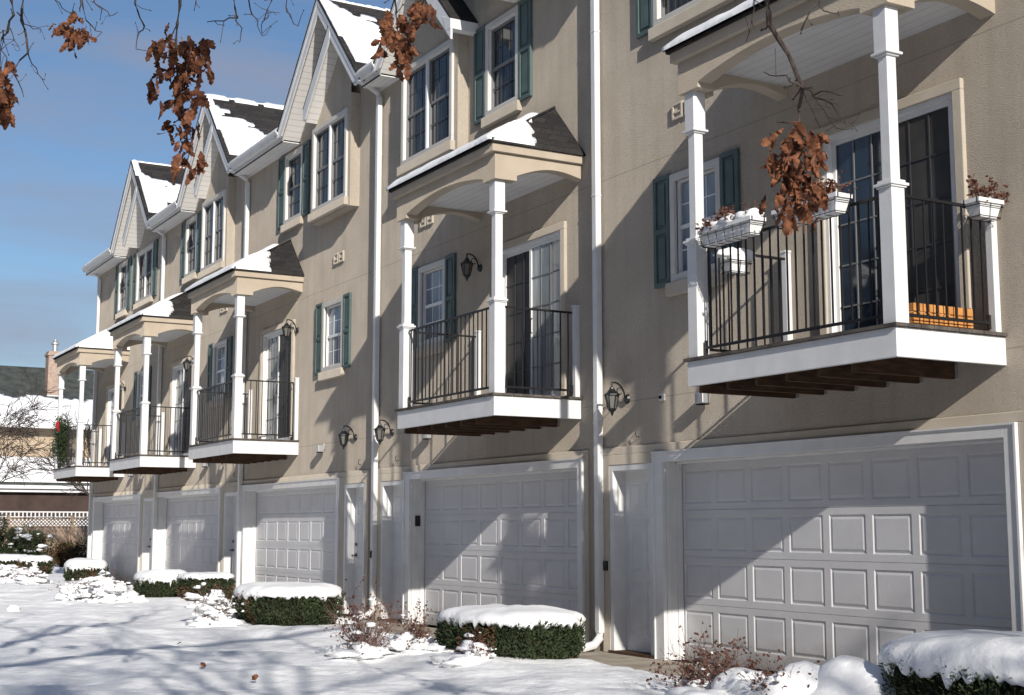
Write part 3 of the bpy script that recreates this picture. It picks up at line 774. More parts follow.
xs = axis(-34, -6.5, .11, -900, 900); ys = axis(-9.5, -.2, .085, -12.6, 900)
sn = MB()
for xx in xs:
    for yy in ys: sn.v.append((xx, yy, gz(xx, yy)))
ny = len(ys)
for i in range(len(xs) - 1):
    for j in range(ny - 1): sn.f.append((i * ny + j, (i + 1) * ny + j, (i + 1) * ny + j + 1, i * ny + j + 1))
tag(sn.build('snow_ground', M['snow'], smooth=True), kind='structure')

# ------------------------------------------------------------------ hedges with snow caps
def super_pt(u, v, hx, hy, p=2.7):
    # point on superellipse-ish disc
    a = math.atan2(v, u); r = max(abs(u), abs(v))
    c, s = math.cos(a), math.sin(a)
    k = (abs(c) ** p + abs(s) ** p) ** (-1 / p)
    return hx * r * k * c, hy * r * k * s
def hedge(x0, x1, y0, y1, h, label, seed, nleaf, leaf=.03, snow=.13, brown=0., m='yew', group='clipped hedges before the garages', lean=0):
    cx, cy = (x0 + x1) / 2, (y0 + y1) / 2; hx, hy = abs(x1 - x0) / 2, abs(y1 - y0) / 2
    root = empty('hedge', (cx, cy, 0), label, 'hedge', group)
    rnd = random.Random(seed)
    def bulge(d, z):  # radius factor
        return 1 + .07 * noise.noise(Vector((d[0] * 2.2 + seed, d[1] * 2.2, z * 2.5))) - .45 * max(0, .45 - z) - .10 * (max(0, z - .75) * 2) ** 2
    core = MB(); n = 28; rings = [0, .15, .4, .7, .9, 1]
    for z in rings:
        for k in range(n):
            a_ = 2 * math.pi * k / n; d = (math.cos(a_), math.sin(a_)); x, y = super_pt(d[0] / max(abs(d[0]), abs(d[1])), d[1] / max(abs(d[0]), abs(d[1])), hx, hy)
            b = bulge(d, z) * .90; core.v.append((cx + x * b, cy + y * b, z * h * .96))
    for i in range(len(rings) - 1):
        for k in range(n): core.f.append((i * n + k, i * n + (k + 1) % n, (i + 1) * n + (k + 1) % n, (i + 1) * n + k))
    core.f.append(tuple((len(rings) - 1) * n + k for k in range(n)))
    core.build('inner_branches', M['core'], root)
    # leaves: small needle tufts over and just below the surface
    groups = [('foliage', M[m], []), ('browned_foliage', M['yewbrown'], [])]
    for q in range(nleaf):
        a_ = rnd.uniform(0, 2 * math.pi); top = rnd.random() < .16
        d = (math.cos(a_), math.sin(a_)); mx = max(abs(d[0]), abs(d[1]))
        z = 1. if top else rnd.random() ** .9
        rr = math.sqrt(rnd.random()) if top else 1 - .12 * rnd.random() ** 1.5
        x, y = super_pt(d[0] / mx * rr, d[1] / mx * rr, hx, hy)
        b = bulge(d, z) * (1.0 + .03 * noise.noise(Vector((a_ * 9, z * 9, seed))))
        p = Vector((cx + x * b, cy + y * b, z * h + (rnd.uniform(-.03, .015) if top else 0)))
        nrm = Vector((d[0], d[1], .35 if not top else 1.5)).normalized()
        up = (nrm * .6 + Vector((rnd.gauss(0, .5), rnd.gauss(0, .5), rnd.gauss(.45, .5)))).normalized()
        sd = up.cross(nrm + Vector((rnd.gauss(0, .4), rnd.gauss(0, .4), rnd.gauss(0, .4))))
        if sd.length < 1e-3: continue
        sd.normalize(); L = leaf * rnd.uniform(.7, 1.6); w = leaf * rnd.uniform(.18, .34)
        bn = noise.noise(Vector((p.x * 2.3 + seed, p.y * 2.3, p.z * 2.6)))
        gi = 1 if bn > .45 - brown else 0
        groups[gi][2].append((p - sd * w, p + sd * w, p + up * L + sd * w * .5, p + up * L - sd * w * .5))
    for nm, mt, qs in groups:
        if not qs: continue
        b_ = MB()
        for q in qs: b_.poly(q)
        b_.build(nm, mt, root)
    # snow cap: rounded slab with a ragged hanging lower rim
    cap = MB(); n = 150; prof = [(0, 1.0), (.35, .99), (.6, .95), (.78, .86), (.9, .68), (.98, .42), (1.02, .12), (1.0, -.15), (.96, -.22)]
    base = 0
    for pi_, (r, hh) in enumerate(prof):
        for k in range(n):
            a_ = 2 * math.pi * k / n; d = (math.cos(a_), math.sin(a_)); mx = max(abs(d[0]), abs(d[1]))
            x, y = super_pt(d[0] / mx, d[1] / mx, hx, hy, 2.6)
            rim = r > .93
            rr = r * (1.0 + .045 * noise.noise(Vector((d[0] * 3 + seed, d[1] * 3, 0))) * r)
            rr *= 1 + .02 * noise.noise(Vector((a_ * 15, seed, hh * 3))) * r
            z = h + snow * hh * (1 + .34 * noise.noise(Vector((x * 1.6 * r + seed, y * 1.6 * r, 5)))) + .02 * noise.noise(Vector((x * r * 5, y * r * 5, seed)))
            if hh < .2: z -= snow * (.7 * max(0, noise.noise(Vector((a_ * 5.5, seed, 2)))) + .9 * max(0, noise.noise(Vector((a_ * 19, seed, 4)))) + .5 * max(0, noise.noise(Vector((a_ * 47, seed, 4)))))
            cap.v.append((cx + x * rr, cy + y * rr, z))
    for i in range(len(prof) - 1):
        for k in range(n): cap.f.append((i * n + k, (i + 1) * n + k, (i + 1) * n + (k + 1) % n, i * n + (k + 1) % n))
    cap.build('snow_cap', M['snowcap'], root, smooth=True)
    return root
hedge(-14.25, -12.32, -2.35, -1.1, .49, 'green yew hedge under snow, browned on its left, before the second garage from the right', 3, 15000, .026, .11, brown=.12)
hedge(-20.5, -18.65, -2.6, -1.2, .52, 'long even green yew hedge under snow, before the middle garage', 5, 11000, .03, .13)
hedge(-7.78, -5.7, -2.0, -.9, .52, 'largest snow topped hedge, dark beneath, at the lower right corner', 8, 13000, .026, .19)
hedge(-27.3, -26.1, -1.4, -.4, .52, 'browned hedge with thin patchy snow, right one of the pair before the second farthest garage', 12, 4500, .035, .08, brown=.35)
hedge(-29.2, -27.9, -1.75, -.7, .44, 'green hedge with thick sloping snow cap, left of the pair before the second farthest garage', 13, 4500, .035, .16)
hedge(-38.4, -37.2, -1.2, -.15, .46, 'hedge with a flat snow top beside the farthest garage frame', 14, 3000, .04, .18, brown=.1)
hedge(-45.0, -43.9, -1.2, -.2, .50, 'low snow topped hedge just past the corner of the row', 15, 2000, .045, .13, brown=.3)
hedge(-46.8, -45.4, -1.7, -.6, .50, 'low snow topped hedge standing second from the left before the fence', 16, 2000, .045, .15, brown=.2)
hedge(-48.6, -47.2, -.2 - 2.2, -1.2, .50, 'low snow topped hedge at the left edge before the fence', 17, 2000, .045, .15)

# ------------------------------------------------------------------ branching plants
def grow(mb, p, d, L, r, depth, rnd, nseg=4, spread=.55, droop=0., keep=None, tips=None, kids=(2, 3), shrink=.68, sides=4, minr=.0015):
    pts = [p.copy()]; rads = [r]; q = p.copy(); dd = d.normalized()
    for i in range(nseg):
        dd = (dd + Vector((rnd.gauss(0, .13), rnd.gauss(0, .13), rnd.gauss(0, .13) - droop))).normalized()
        q = q + dd * (L / nseg); pts.append(q.copy()); rads.append(max(minr, r * (1 - .45 * (i + 1) / nseg)))
    if keep is None or all(keep(c) for c in pts): mb.tube(pts, rads, sides, cap=False)
    elif depth < 99: 
        if not keep(pts[0]): return
    if depth <= 0:
        if tips is not None and (keep is None or keep(q)): tips.append((q.copy(), dd.copy()))
        return
    for k in range(rnd.randint(*kids)):
        i = rnd.randint(max(1, nseg - 3), nseg); a_ = rnd.uniform(0, 2 * math.pi)
        u = dd.cross(Vector((0, 0, 1))); u = u.normalized() if u.length > .01 else Vector((1, 0, 0)); w = dd.cross(u)
        nd = (dd + (u * math.cos(a_) + w * math.sin(a_)) * math.tan(spread * rnd.uniform(.5, 1.3))).normalized()
        grow(mb, pts[i], nd, L * shrink * rnd.uniform(.75, 1.2), rads[i] * .72, depth - 1, rnd, nseg, spread, droop, keep, tips, kids, shrink, sides, minr)

def leaf(mb, p, ax, rnd, L=.12, W=.07):
    """curled dead leaf with a lobed outline hanging along ax"""
    ax = ax.normalized(); sd = ax.cross(Vector((rnd.gauss(0, 1), rnd.gauss(0, 1), rnd.gauss(0, .4))))
    if sd.length < .01: return
    sd.normalize(); nr = ax.cross(sd); curl = rnd.uniform(.2, .9); fold = rnd.uniform(-.2, .9)
    prof = [(0, .12), (.15, .5), (.3, 1.0), (.42, .66), (.55, .95), (.7, .55), (.82, .62), (1.0, .08)]
    n = len(mb.v)
    for t, w in prof:
        c = p + ax * (t * L * (1 - .25 * curl * t)) + nr * (curl * L * .5 * t * t)
        for s in (-1, 0, 1):
            mb.v.append(tuple(c + sd * (s * w * W * .5) + nr * (abs(s) * w * W * .5 * fold + rnd.gauss(0, .004))))
    for i in range(len(prof) - 1):
        for s in (0, 1): mb.f.append((n + i * 3 + s, n + i * 3 + s + 1, n + (i + 1) * 3 + s + 1, n + (i + 1) * 3 + s))

def shrub(x, y, h, w, label, seed, stems=16, snow=10, leaves=60, depth=2, snowr=.07, cat='shrub', group='bare snowy shrubs in the beds', thin=1., tall=False):
    z0 = max(0, gz(x, y)) ; root = empty('bare_shrub', (x, y, z0), label, cat, group); rnd = random.Random(seed)
    m = MB(); tips = []
    for k in range(int(stems * 1.7)):
        a_ = rnd.uniform(0, 2 * math.pi); sp = rnd.uniform(.2, 1.35) * w / max(h, .1)
        d = Vector((math.cos(a_) * sp, math.sin(a_) * sp, 1)).normalized()
        grow(m, Vector((x + math.cos(a_) * w * .15 * rnd.random(), y + math.sin(a_) * w * .15 * rnd.random(), z0 - .03)), d, h * rnd.uniform(.5, .85), .0055 * thin, depth, rnd, 3, .5, 0, None, tips, (2, 3), .55, 3, .0016 * thin)
    m.build('stems', M['twig'], root)
    if leaves and tips:
        l = MB()
        for k in range(leaves * 2):
            t, d = rnd.choice(tips); p = (t if k % 2 else t.lerp(Vector((x, y, z0)), rnd.uniform(0, .8))) + Vector((rnd.gauss(0, .02), rnd.gauss(0, .02), rnd.gauss(0, .03)))
            leaf(l, p, Vector((rnd.gauss(0, 1), rnd.gauss(0, 1), rnd.gauss(-.3, .7))), rnd, .035 * thin, .024 * thin)
        l.build('dry_leaves', M['deadleaf2'], root)
    if snow:
        s = MB()
        for k in range(snow * 8):
            if tips and rnd.random() < .75:
                t, d = rnd.choice(tips); p = t.lerp(Vector((x, y, t.z)), rnd.uniform(0, .5)); p.z = z0 + (p.z - z0) * rnd.uniform(.55, 1.0)
            else: p = Vector((x + rnd.gauss(0, w * .4), y + rnd.gauss(0, w * .4), z0 + rnd.uniform(0, .1)))
            big = rnd.random() < .18; r = snowr * (rnd.uniform(.75, 1.25) if big else rnd.uniform(.16, .45)); blob(s, p, r * rnd.uniform(.8, 1.6), r * rnd.uniform(.8, 1.6), r * (rnd.uniform(.45, .7) if big else rnd.uniform(.5, 1.)), seed + k, 10, .9, .5)
        for k in range(5): blob(s, Vector((x + rnd.gauss(0, w * .4), y + rnd.gauss(0, w * .4), z0)), w * rnd.uniform(.4, .8), w * rnd.uniform(.4, .8), h * rnd.uniform(.1, .24), seed + k + 90, 16, .8, 0)
        s.build('snow_clumps', M['snowcap'], root, smooth=True)
    return root
shrub(-13.75, -3.2, .55, .40, 'taller leafless shrub with reddish twigs in front of the two side doors', 21, 30, 4, 190, 2, .045)
shrub(-13.7, -2.65, .22, .30, 'low snow buried shrub just behind the taller twiggy one', 22, 14, 8, 60, 1, .08)
shrub(-15.1, -1.95, .40, .20, 'slim leafless shrub between the side doors and the browned hedge', 23, 16, 2, 160, 2, .05)
shrub(-12.75, -2.45, .28, .28, 'small shrub with snow lumps at the foot of the browned hedge', 24, 16, 7, 110, 1, .055)
shrub(-9.15, -2.2, .42, .45, 'twiggy shrub with dark tips before the left end of the nearest garage door', 25, 34, 3, 320, 2, .05)
shrub(-8.35, -2.2, .34, .30, 'leafless shrub poking through the low snow mound in the lower right', 26, 18, 2, 120, 2, .06)
shrub(-19.7, -2.95, .42, .36, 'snow laden shrub standing in front of the browned hedge pair', 27, 20, 30, 150, 2, .075)
shrub(-26.6, -2.7, .42, .5, 'wide shrub heaped with snow, right one before the sloping snow cap hedge', 28, 18, 46, 150, 1, .11)
shrub(-27.5, -3.1, .42, .5, 'wide shrub heaped with snow and brown twigs, left of the two beyond the driveway', 29, 24, 26, 220, 2, .09)
shrub(-28.7, -2.5, .5, .35, 'rounded snow lump of a shrub behind the wide heaped ones', 30, 14, 22, 110, 1, .11)
shrub(-37.5, -2.9, .5, .55, 'far snowy shrub before the flat topped hedge', 31, 18, 30, 120, 1, .12)
shrub(-39.0, -3.3, .4, .55, 'far snowy shrub nearest the left edge of the bed', 32, 16, 30, 100, 1, .13)
shrub(-36.0, -2.4, .5, .4, 'far snowy shrub nearest the heaped ones', 33, 16, 18, 150, 1, .10)
# snow mound over a buried shrub
mo = empty('buried_shrub', (-8.2, -2.0, 0), 'smooth snow mound over a buried shrub in front of the nearest garage', 'shrub', None)
s = MB(); blob(s, Vector((-8.42, -2.0, .0)), .62, .5, .38, 4, 30, .3, 0); blob(s, Vector((-7.95, -1.8, .0)), .6, .45, .42, 9, 30, .3, 0); blob(s, Vector((-8.75, -2.2, .1)), .30, .26, .24, 6, 22, .3, 0); s.build('snow_cap', M['snowcap'], mo, smooth=True)
for k, (x, y, r, lb) in enumerate([(-14.4, -2.35, .13, 'snow lump left of the browned hedge'), (-14.0, -2.75, .1, 'small snow lump among the twiggy shrubs'), (-26.2, -2.3, .12, 'small snow lump right of the sloping snow cap hedge'), (-24.3, -4.9, .10, 'lone snow clod on the open snow at the left'), (-17.3, -6.4, .09, 'snow clod at the lower left of the open snow')]):
    s = MB(); blob(s, Vector((x, y, gz(x, y) + .02)), r * 1.5, r * 1.2, r * .75, k + 3, 16, .5, .3); tag(s.build('snow_lump', M['snowcap'], smooth=True), lb, 'snow lump', 'snow lumps on the ground')
# fallen leaves
lf = [sight(204, 616, 1), sight(197, 668, 1), sight(251, 679, 1), sight(172, 644, 1)]
for k, p in enumerate(lf):
    d = (p - CAM); t = (.09 - CAM.z) / d.z; q = CAM + d * t; q.z = gz(q.x, q.y) + .02
    l = MB(); rnd = random.Random(k)
    for j in range(3 if k == 0 else 1): leaf(l, q + Vector((rnd.gauss(0, .05), rnd.gauss(0, .05), .01)), Vector((rnd.gauss(0, 1), rnd.gauss(0, 1), .3)), rnd, .08, .06)
    tag(l.build('fallen_leaf', M['deadleaf']), ['largest curled brown leaf cluster lying on the open snow', 'brown leaf lying on the snow near the bottom edge, the left of two', 'brown leaf lying on the snow nearest the bottom edge', 'tiny brown leaf lying alone on the open snow'][k], 'leaf', 'dead leaves fallen on the snow')

# ------------------------------------------------------------------ flower boxes
def flowerbox(c, L, along, label, seed, snow=True, plants=True):
    """tapered white trough L long hung on the railing; c = centre of its rim"""
    root = empty('flower_box', c, label, 'flower box', 'white flower boxes on the nearest balcony'); rnd = random.Random(seed)
    cx, cy, cz = c; b = MB(); h = .155; wt, wb = .078, .055
    def V(l, w, z): return (cx + l, cy + w, z) if along == 'x' else (cx + w, cy + l, z)
    lo = [V(-L / 2 + .04, -wb, cz - h), V(L / 2 - .04, -wb, cz - h), V(L / 2 - .04, wb, cz - h), V(-L / 2 + .04, wb, cz - h)]
    hi = [V(-L / 2, -wt, cz - .03), V(L / 2, -wt, cz - .03), V(L / 2, wt, cz - .03), V(-L / 2, wt, cz - .03)]
    b.poly(lo)
    for k in range(4): b.poly([lo[k], lo[(k + 1) % 4], hi[(k + 1) % 4], hi[k]])
    for (a0, a1, b0, b1) in ((-L / 2 - .015, L / 2 + .015, -wt - .015, -wt + .015), (-L / 2 - .015, L / 2 + .015, wt - .015, wt + .015), (-L / 2 - .015, -L / 2 + .015, -wt, wt), (L / 2 - .015, L / 2 + .015, -wt, wt)):
        p, q = V(a0, b0, cz - .03), V(a1, b1, cz + .0); b.box(p[0], q[0], p[1], q[1], cz - .035, cz)
    b.build('trough', M['vinyl'], root)
    e = MB(); p, q = V(-L / 2 + .015, -wt + .015, 0), V(L / 2 - .015, wt - .015, 0); e.box(p[0], q[0], p[1], q[1], cz - .05, cz - .015); e.build('soil', M['earth'], root)
    w = MB(); n = max(2, int(L / .12))
    for k in range(n + 1):
        l = -L / 2 + L * k / n
        w.tube([V(l, -wt - .012, cz - .02), V(l * .93, -wb - .012, cz - h - .006), V(l * .93, wb + .012, cz - h - .006), V(l, wt + .012, cz - .02)], .004, 4)
    for z, f in ((cz - .06, .9), (cz - .15, .35)):
        wd = wb + (wt - wb) * f + .014; ll = L / 2 - .04 * (1 - f) + .012
        w.tube([V(-ll, -wd, z), V(ll, -wd, z), V(ll, wd, z), V(-ll, wd, z), V(-ll, -wd, z)], .004, 4)
    w.build('wire_holder', M['black'], root)
    if plants:
        m = MB(); tips = []
        for k in range(int(26 * L / .5)):
            l = rnd.uniform(-L / 2 + .05, L / 2 - .05); grow(m, Vector(V(l, rnd.uniform(-.05, .05), cz - .03)), Vector((rnd.gauss(0, .5), rnd.gauss(0, .5), 1)), rnd.uniform(.07, .15), .004, 1, rnd, 3, .6, .05, None, tips, (2, 3), .7, 3, .0013)
        m.build('dead_stems', M['twig'], root)
        l_ = MB()
        for k in range(int(260 * L / .5)):
            t, d = rnd.choice(tips); leaf(l_, t + Vector((rnd.gauss(0, .015), rnd.gauss(0, .015), rnd.gauss(-.015, .02))), Vector((rnd.gauss(0, 1), rnd.gauss(0, 1), rnd.gauss(0, .7))), rnd, .042, .028)
        l_.build('dead_leaves', M['deadleaf2'], root)
    if snow:
        s = MB(); 
        for k in range(3):
            l = -L / 2 + L * (k + .5) / 3; blob(s, Vector(V(l, 0, cz + .01)), .15 if along == 'x' else .09, .09 if along == 'x' else .15, .075, seed + k, 18, .5, .5)
        s.build('snow', M['snowcap'], root, smooth=True)
    return root
flowerbox((-9.88, -1.31, 4.22), .74, 'x', 'long white flower box heaped with snow, hung beside the left column', 1, True, True)
flowerbox((-8.80, -1.31, 4.20), .78, 'x', 'long white flower box half hidden behind the hanging dead leaves', 2, False, True)
flowerbox((-7.93, -.20, 4.17), .27, 'y', 'short white flower box with reddish dry flowers, hung on the side railing against the wall', 3, False, True)
flowerbox((-10.56, -.72, 4.08), .26, 'y', 'short white flower box on the far side railing, seen through the front bars', 4, True, False)
# cedar crate on the balcony floor
cr = empty('slatted_crate', (-8.16, -.48, 3.06), 'low orange slatted wooden crate standing on the nearest balcony floor behind the side railing', 'crate')
for r in range(3):
    b = MB(); z = 3.065 + r * .075
    for yy in np.arange(-.84, -.14, .117): b.box(-8.15, -8.13, yy, yy + .104, z, z + .066); b.box(-8.33, -8.31, yy, yy + .104, z, z + .066)
    b.box(-8.31, -8.15, -.84, -.82, z, z + .066); b.box(-8.31, -8.15, -.155, -.135, z, z + .066)
    b.build('slat_row', M['crate'], cr, bevel=.003)
b = MB()
for yy in (-.81, -.6, -.38, -.17): b.box(-8.165, -8.151, yy, yy + .02, 3.062, 3.29)
b.box(-8.31, -8.151, -.82, -.155, 3.061, 3.075); b.build('bottom_and_battens', M['joist'], cr)
# garland with bow on the farthest balcony
ga = empty('garland', (-39.45, -1.2, 3.1), 'dark green christmas garland with red bow, tied to the railing of the farthest balcony', 'garland')
m = MB(); rnd = random.Random(4)
for k in range(2600):
    t = rnd.random(); cxx = -39.35 + .95 * t ** 1.5; zz = 4.4 - .3 * t - .95 * (rnd.random() ** 1.3)
    rr = .15 + .12 * math.sin(t * 3)
    p = Vector((cxx + rnd.gauss(0, rr * .8), -1.17 + rnd.gauss(0, .09), zz + rnd.gauss(0, .12)))
    if p.z < 3.1: continue
    d = Vector((rnd.gauss(0, 1), rnd.gauss(0, 1), rnd.gauss(-.2, 1))).normalized(); sdv = d.cross(Vector((rnd.gauss(0, 1), rnd.gauss(0, 1), 1))).normalized()
    L = .09; m.poly([p - sdv * .012, p + sdv * .012, p + d * L + sdv * .004, p + d * L - sdv * .004])
m.build('needles', M['yew'], ga)
m = MB(); P0 = Vector((-38.7, -1.36, 4.2))
for sx in (-1, 1):
    pts = [P0 + Vector((sx * .11 * math.sin(t * math.pi), -.02, .09 * math.sin(t * 2 * math.pi) + .02)) for t in np.linspace(0, 1, 12)]
    m.tube(pts, .022, 5); m.tube([P0, P0 + Vector((sx * .03, 0, -.07)), P0 + Vector((sx * .06, .01, -.15))], [.015, .025, .02], 5)
m.build('bow', M['red'], ga)

# ------------------------------------------------------------------ overhead tree with dead leaves
def inframe(p, mg=25):
    s = project(p)
    return s is not None and -mg < s[0] < 1024 + mg and -mg < s[1] < 695 + mg
keep_out = lambda p: not inframe(p)
T = empty('oak_tree', (-2.6, -12.8, 0), 'tree with hanging clusters of brown dead leaves, its twigs reaching in along the top', 'tree')
m = MB(); tw = MB(); rnd = random.Random(77)
base = Vector((-2.6, -12.8, -.05)); crotch = Vector((-2.9, -12.3, 3.4))
m.tube([base, Vector((-2.62, -12.75, .4)), Vector((-2.75, -12.5, 2)), crotch], [.30, .23, .19, .16], 14)
limbs = [[crotch, Vector((-4.0, -10.6, 5.0)), Vector((-5.8, -8.6, 6.0)), Vector((-7.6, -7.0, 6.3)), Vector((-9.0, -6.3, 6.4))],
         [crotch, Vector((-3.2, -10.4, 5.2)), Vector((-4.2, -7.6, 5.7)), Vector((-5.4, -5.0, 5.6)), Vector((-5.9, -4.0, 5.4))],
         [crotch, Vector((-4.6, -11.4, 5.0)), Vector((-7.0, -9.6, 5.9)), Vector((-8.6, -8.4, 6.4))],
         [crotch, Vector((-2.4, -12.6, 5.4)), Vector((-2.2, -13.0, 7.6)), Vector((-2.0, -13.2, 9.2))],
         [crotch, Vector((-1.5, -13.4, 5.4)), Vector((-.2, -14.4, 7.0))],
         [crotch, Vector((-4.6, -13.6, 6.4)), Vector((-6.4, -14.4, 8.6))]]
for li, l in enumerate(limbs):
    rads = [.12 * (1 - .8 * i / (len(l) - 1)) for i in range(len(l))]; m.tube(l, rads, 9)
    for k in range(9 if li > 2 else 6):
        i = rnd.randint(1, len(l) - 1); t = rnd.random(); p = l[i - 1].lerp(l[i], t)
        d = (l[i] - l[i - 1]).normalized() + Vector((rnd.gauss(0, .6), rnd.gauss(0, .6), rnd.gauss(.5, .4)))
        grow(m, p, d, rnd.uniform(1.0, 1.7), rads[i] * .45 + .008, 3, rnd, 4, .5, 0., keep_out, None, (2, 3), .7, 4, .003)
def nearest_on(limb, p):
    best = None
    for i in range(len(limb) - 1):
        for t in np.linspace(0, 1, 9):
            q = limb[i].lerp(limb[i + 1], t)
            if best is None or (q - p).length < best[0]: best = ((q - p).length, q)
    return best[1]
def hang(pix, d, limb, r0=.012, r1=.003, side=None, n=5, connect=True):
    """twig that hangs from a limb and passes the given sight lines at distance d"""
    pts = [sight(u, v, d + .25 * noise.noise(Vector((u * .05, v * .05, 1)))) for u, v in pix]
    if connect:
        a_ = nearest_on(limb, pts[0]); mid = a_.lerp(pts[0], .5) + Vector((0, 0, .12)); pts = [a_, mid] + pts
    k = len(pts); jit = []
    for i in range(k - 1):
        jit.append(pts[i]); jit.append(pts[i].lerp(pts[i + 1], .5) + Vector((rnd.gauss(0, .008), rnd.gauss(0, .008), rnd.gauss(0, .008))))
    jit.append(pts[-1]); k = len(jit)
    tw.tube(jit, [r0 + (r1 - r0) * i / (k - 1) for i in range(k)], 6)
    for i in range(2, k):     # knobbly buds and short spurs
        if rnd.random() < .6:
            dd = Vector((rnd.gauss(0, 1), rnd.gauss(0, 1), rnd.gauss(-.2, .8))).normalized(); L = rnd.uniform(.03, .12)
            p = jit[i]; q = p + dd * L * .5 + Vector((0, 0, rnd.gauss(0, .01))); e = p + dd * L
            tw.tube([p, q, e], [r1 * 1.1, r1 * .9, r1 * .7], 4); tw.tube([e, e + dd * .012], [r1 * 1.6, r1 * .8], 4)
    return jit
def cluster(items, d, L=.13, W=.085, spread=.10):
    W *= .64; L *= .9
    lv = MB()
    for u, v, n in items:
        for k in range(int(n * 1.5 + .5)):
            p = sight(u, v, d + rnd.gauss(0, .10)) + Vector((rnd.gauss(0, spread * .6), rnd.gauss(0, spread * .6), rnd.gauss(0, spread * .6)))
            leaf(lv, p, Vector((rnd.gauss(0, .45), rnd.gauss(0, .45), -1)), rnd, L * rnd.uniform(.7, 1.25), W * rnd.uniform(.7, 1.3))
    lv.build('leaf_cluster', M['deadleaf'], T)
A, B_, C_ = limbs[0], limbs[1], limbs[2]
hang([(179, -30), (180, 5), (176, 40), (178, 80), (184, 118), (190, 150)], 8.2, A, .013, .004)
cluster([(156, 40, 3), (160, 30, 2), (168, 42, 5), (180, 45, 5), (195, 42, 5), (206, 46, 4), (186, 56, 5), (198, 58, 4), (160, 68, 3), (152, 88, 4), (172, 70, 4), (186, 76, 5), (182, 88, 4), (176, 98, 3), (192, 100, 4), (183, 112, 4), (180, 126, 5), (193, 128, 4), (186, 142, 3), (180, 160, 3), (197, 158, 3), (205, 66, 3), (192, 88, 3)], 8.2, .12, .085, .05)
hang([(12, -20), (14, 15), (8, 32), (0, 48), (-8, 60)], 8.8, C_, .012, .003)
hang([(22, -20), (22, 8), (25, 30), (28, 53), (20, 60), (14, 74), (22, 90), (24, 97)], 8.8, C_, .011, .002)
hang([(28, 53), (32, 64), (38, 74), (44, 80)], 8.8, C_, .004, .002, connect=False)
hang([(17, 12), (24, 24), (33, 29), (40, 33)], 8.8, C_, .004, .002, connect=False)
hang([(10, 28), (14, 40), (20, 50)], 8.8, C_, .003, .0015, connect=False)
hang([(3, 30), (1, 50), (7, 58), (4, 70), (3, 100)], 8.8, C_, .004, .002, connect=False)
cluster([(7, 62, 3), (3, 72, 2), (3, 92, 4), (8, 94, 2), (4, 110, 5), (2, 104, 2)], 8.8, .13, .10, .03)
hang([(54, -20), (55, 0), (62, 8), (72, 13)], 8.5, C_, .006, .002)
hang([(80, -20), (81, 5), (80, 12)], 8.5, C_, .008, .003)
hang([(82, 0), (86, 20), (94, 28), (102, 32)], 8.5, C_, .005, .002, connect=False)
hang([(90, -20), (94, 2), (102, 8), (110, 16), (118, 12)], 8.5, C_, .007, .002)
cluster([(78, 14, 3), (68, 24, 3), (74, 28, 4), (82, 30, 5), (77, 40, 4), (62, 22, 2), (85, 36, 3)], 8.5, .10, .075, .035)
hang([(133, -20), (135, 4), (140, 18), (143, 30), (137, 40), (136, 49)], 8.3, C_, .008, .002)
hang([(194, -20), (196, 0), (200, 8)], 8.3, A, .006, .002)
hang([(233, -20), (235, 8), (238, 18), (224, 21), (207, 22)], 8.0, A, .009, .0022)
hang([(238, 16), (242, 28), (240, 42)], 8.0, A, .004, .002, connect=False)
hang([(247, -20), (250, 8), (258, 20), (262, 36)], 8.0, A, .007, .002)
hang([(262, 22), (268, 10), (274, 12), (280, 13)], 8.0, A, .003, .0015, connect=False)
hang([(270, -20), (272, 0), (264, 20), (262, 34)], 8.0, A, .005, .002)
hang([(286, -20), (286, 6), (290, 14), (298, 26)], 8.0, A, .006, .002)
hang([(396, -30), (395, 0), (396, 14), (400, 40)], 7.6, A, .008, .003)
hang([(426, -30), (424, 0), (416, 18)], 7.6, A, .006, .003)
cluster([(425, 2, 5), (418, 10, 5), (414, 20, 5), (392, 22, 4), (400, 20, 4), (388, 30, 3), (384, 44, 3), (396, 40, 3), (408, 44, 4), (400, 50, 5), (404, 60, 3), (392, 36, 3), (412, 30, 2)], 7.6, .10, .08, .04)
hang([(762, -40), (767, 0), (769, 24), (786, 50), (798, 78), (803, 88), (799, 108), (793, 128), (794, 165)], 6.4, B_, .018, .005)
hang([(803, 88), (790, 82), (776, 76), (764, 72)], 6.4, B_, .005, .002, connect=False)
hang([(803, 88), (815, 98), (832, 104), (846, 122), (858, 132)], 6.4, B_, .006, .0015, connect=False)
hang([(812, 96), (830, 92), (845, 96)], 6.4, B_, .004, .0015, connect=False)
hang([(815, 98), (824, 110), (836, 128)], 6.4, B_, .003, .0015, connect=False)
hang([(803, 90), (812, 110), (820, 128)], 6.4, B_, .003, .0015, connect=False)
hang([(822, -30), (818, 0), (810, 12), (801, 30)], 6.2, B_, .007, .003)
hang([(818, 4), (828, 12), (840, 16)], 6.2, B_, .003, .0015, connect=False)
hang([(752, -30), (754, 0), (752, 20), (746, 42)], 6.2, B_, .006, .002)
cluster([(790, 135, 5), (800, 138, 5), (780, 145, 5), (812, 140, 4), (776, 158, 4), (786, 160, 6), (800, 158, 5), (815, 152, 4), (782, 174, 5), (792, 180, 5), (806, 176, 5), (818, 178, 4), (778, 190, 4), (790, 198, 5), (804, 195, 5), (818, 192, 4), (788, 210, 3), (812, 206, 3)], 6.4, .11, .075, .045)
m.build('trunk', M['bark'], T); tw.build('hanging_twigs', M['bark'], T)

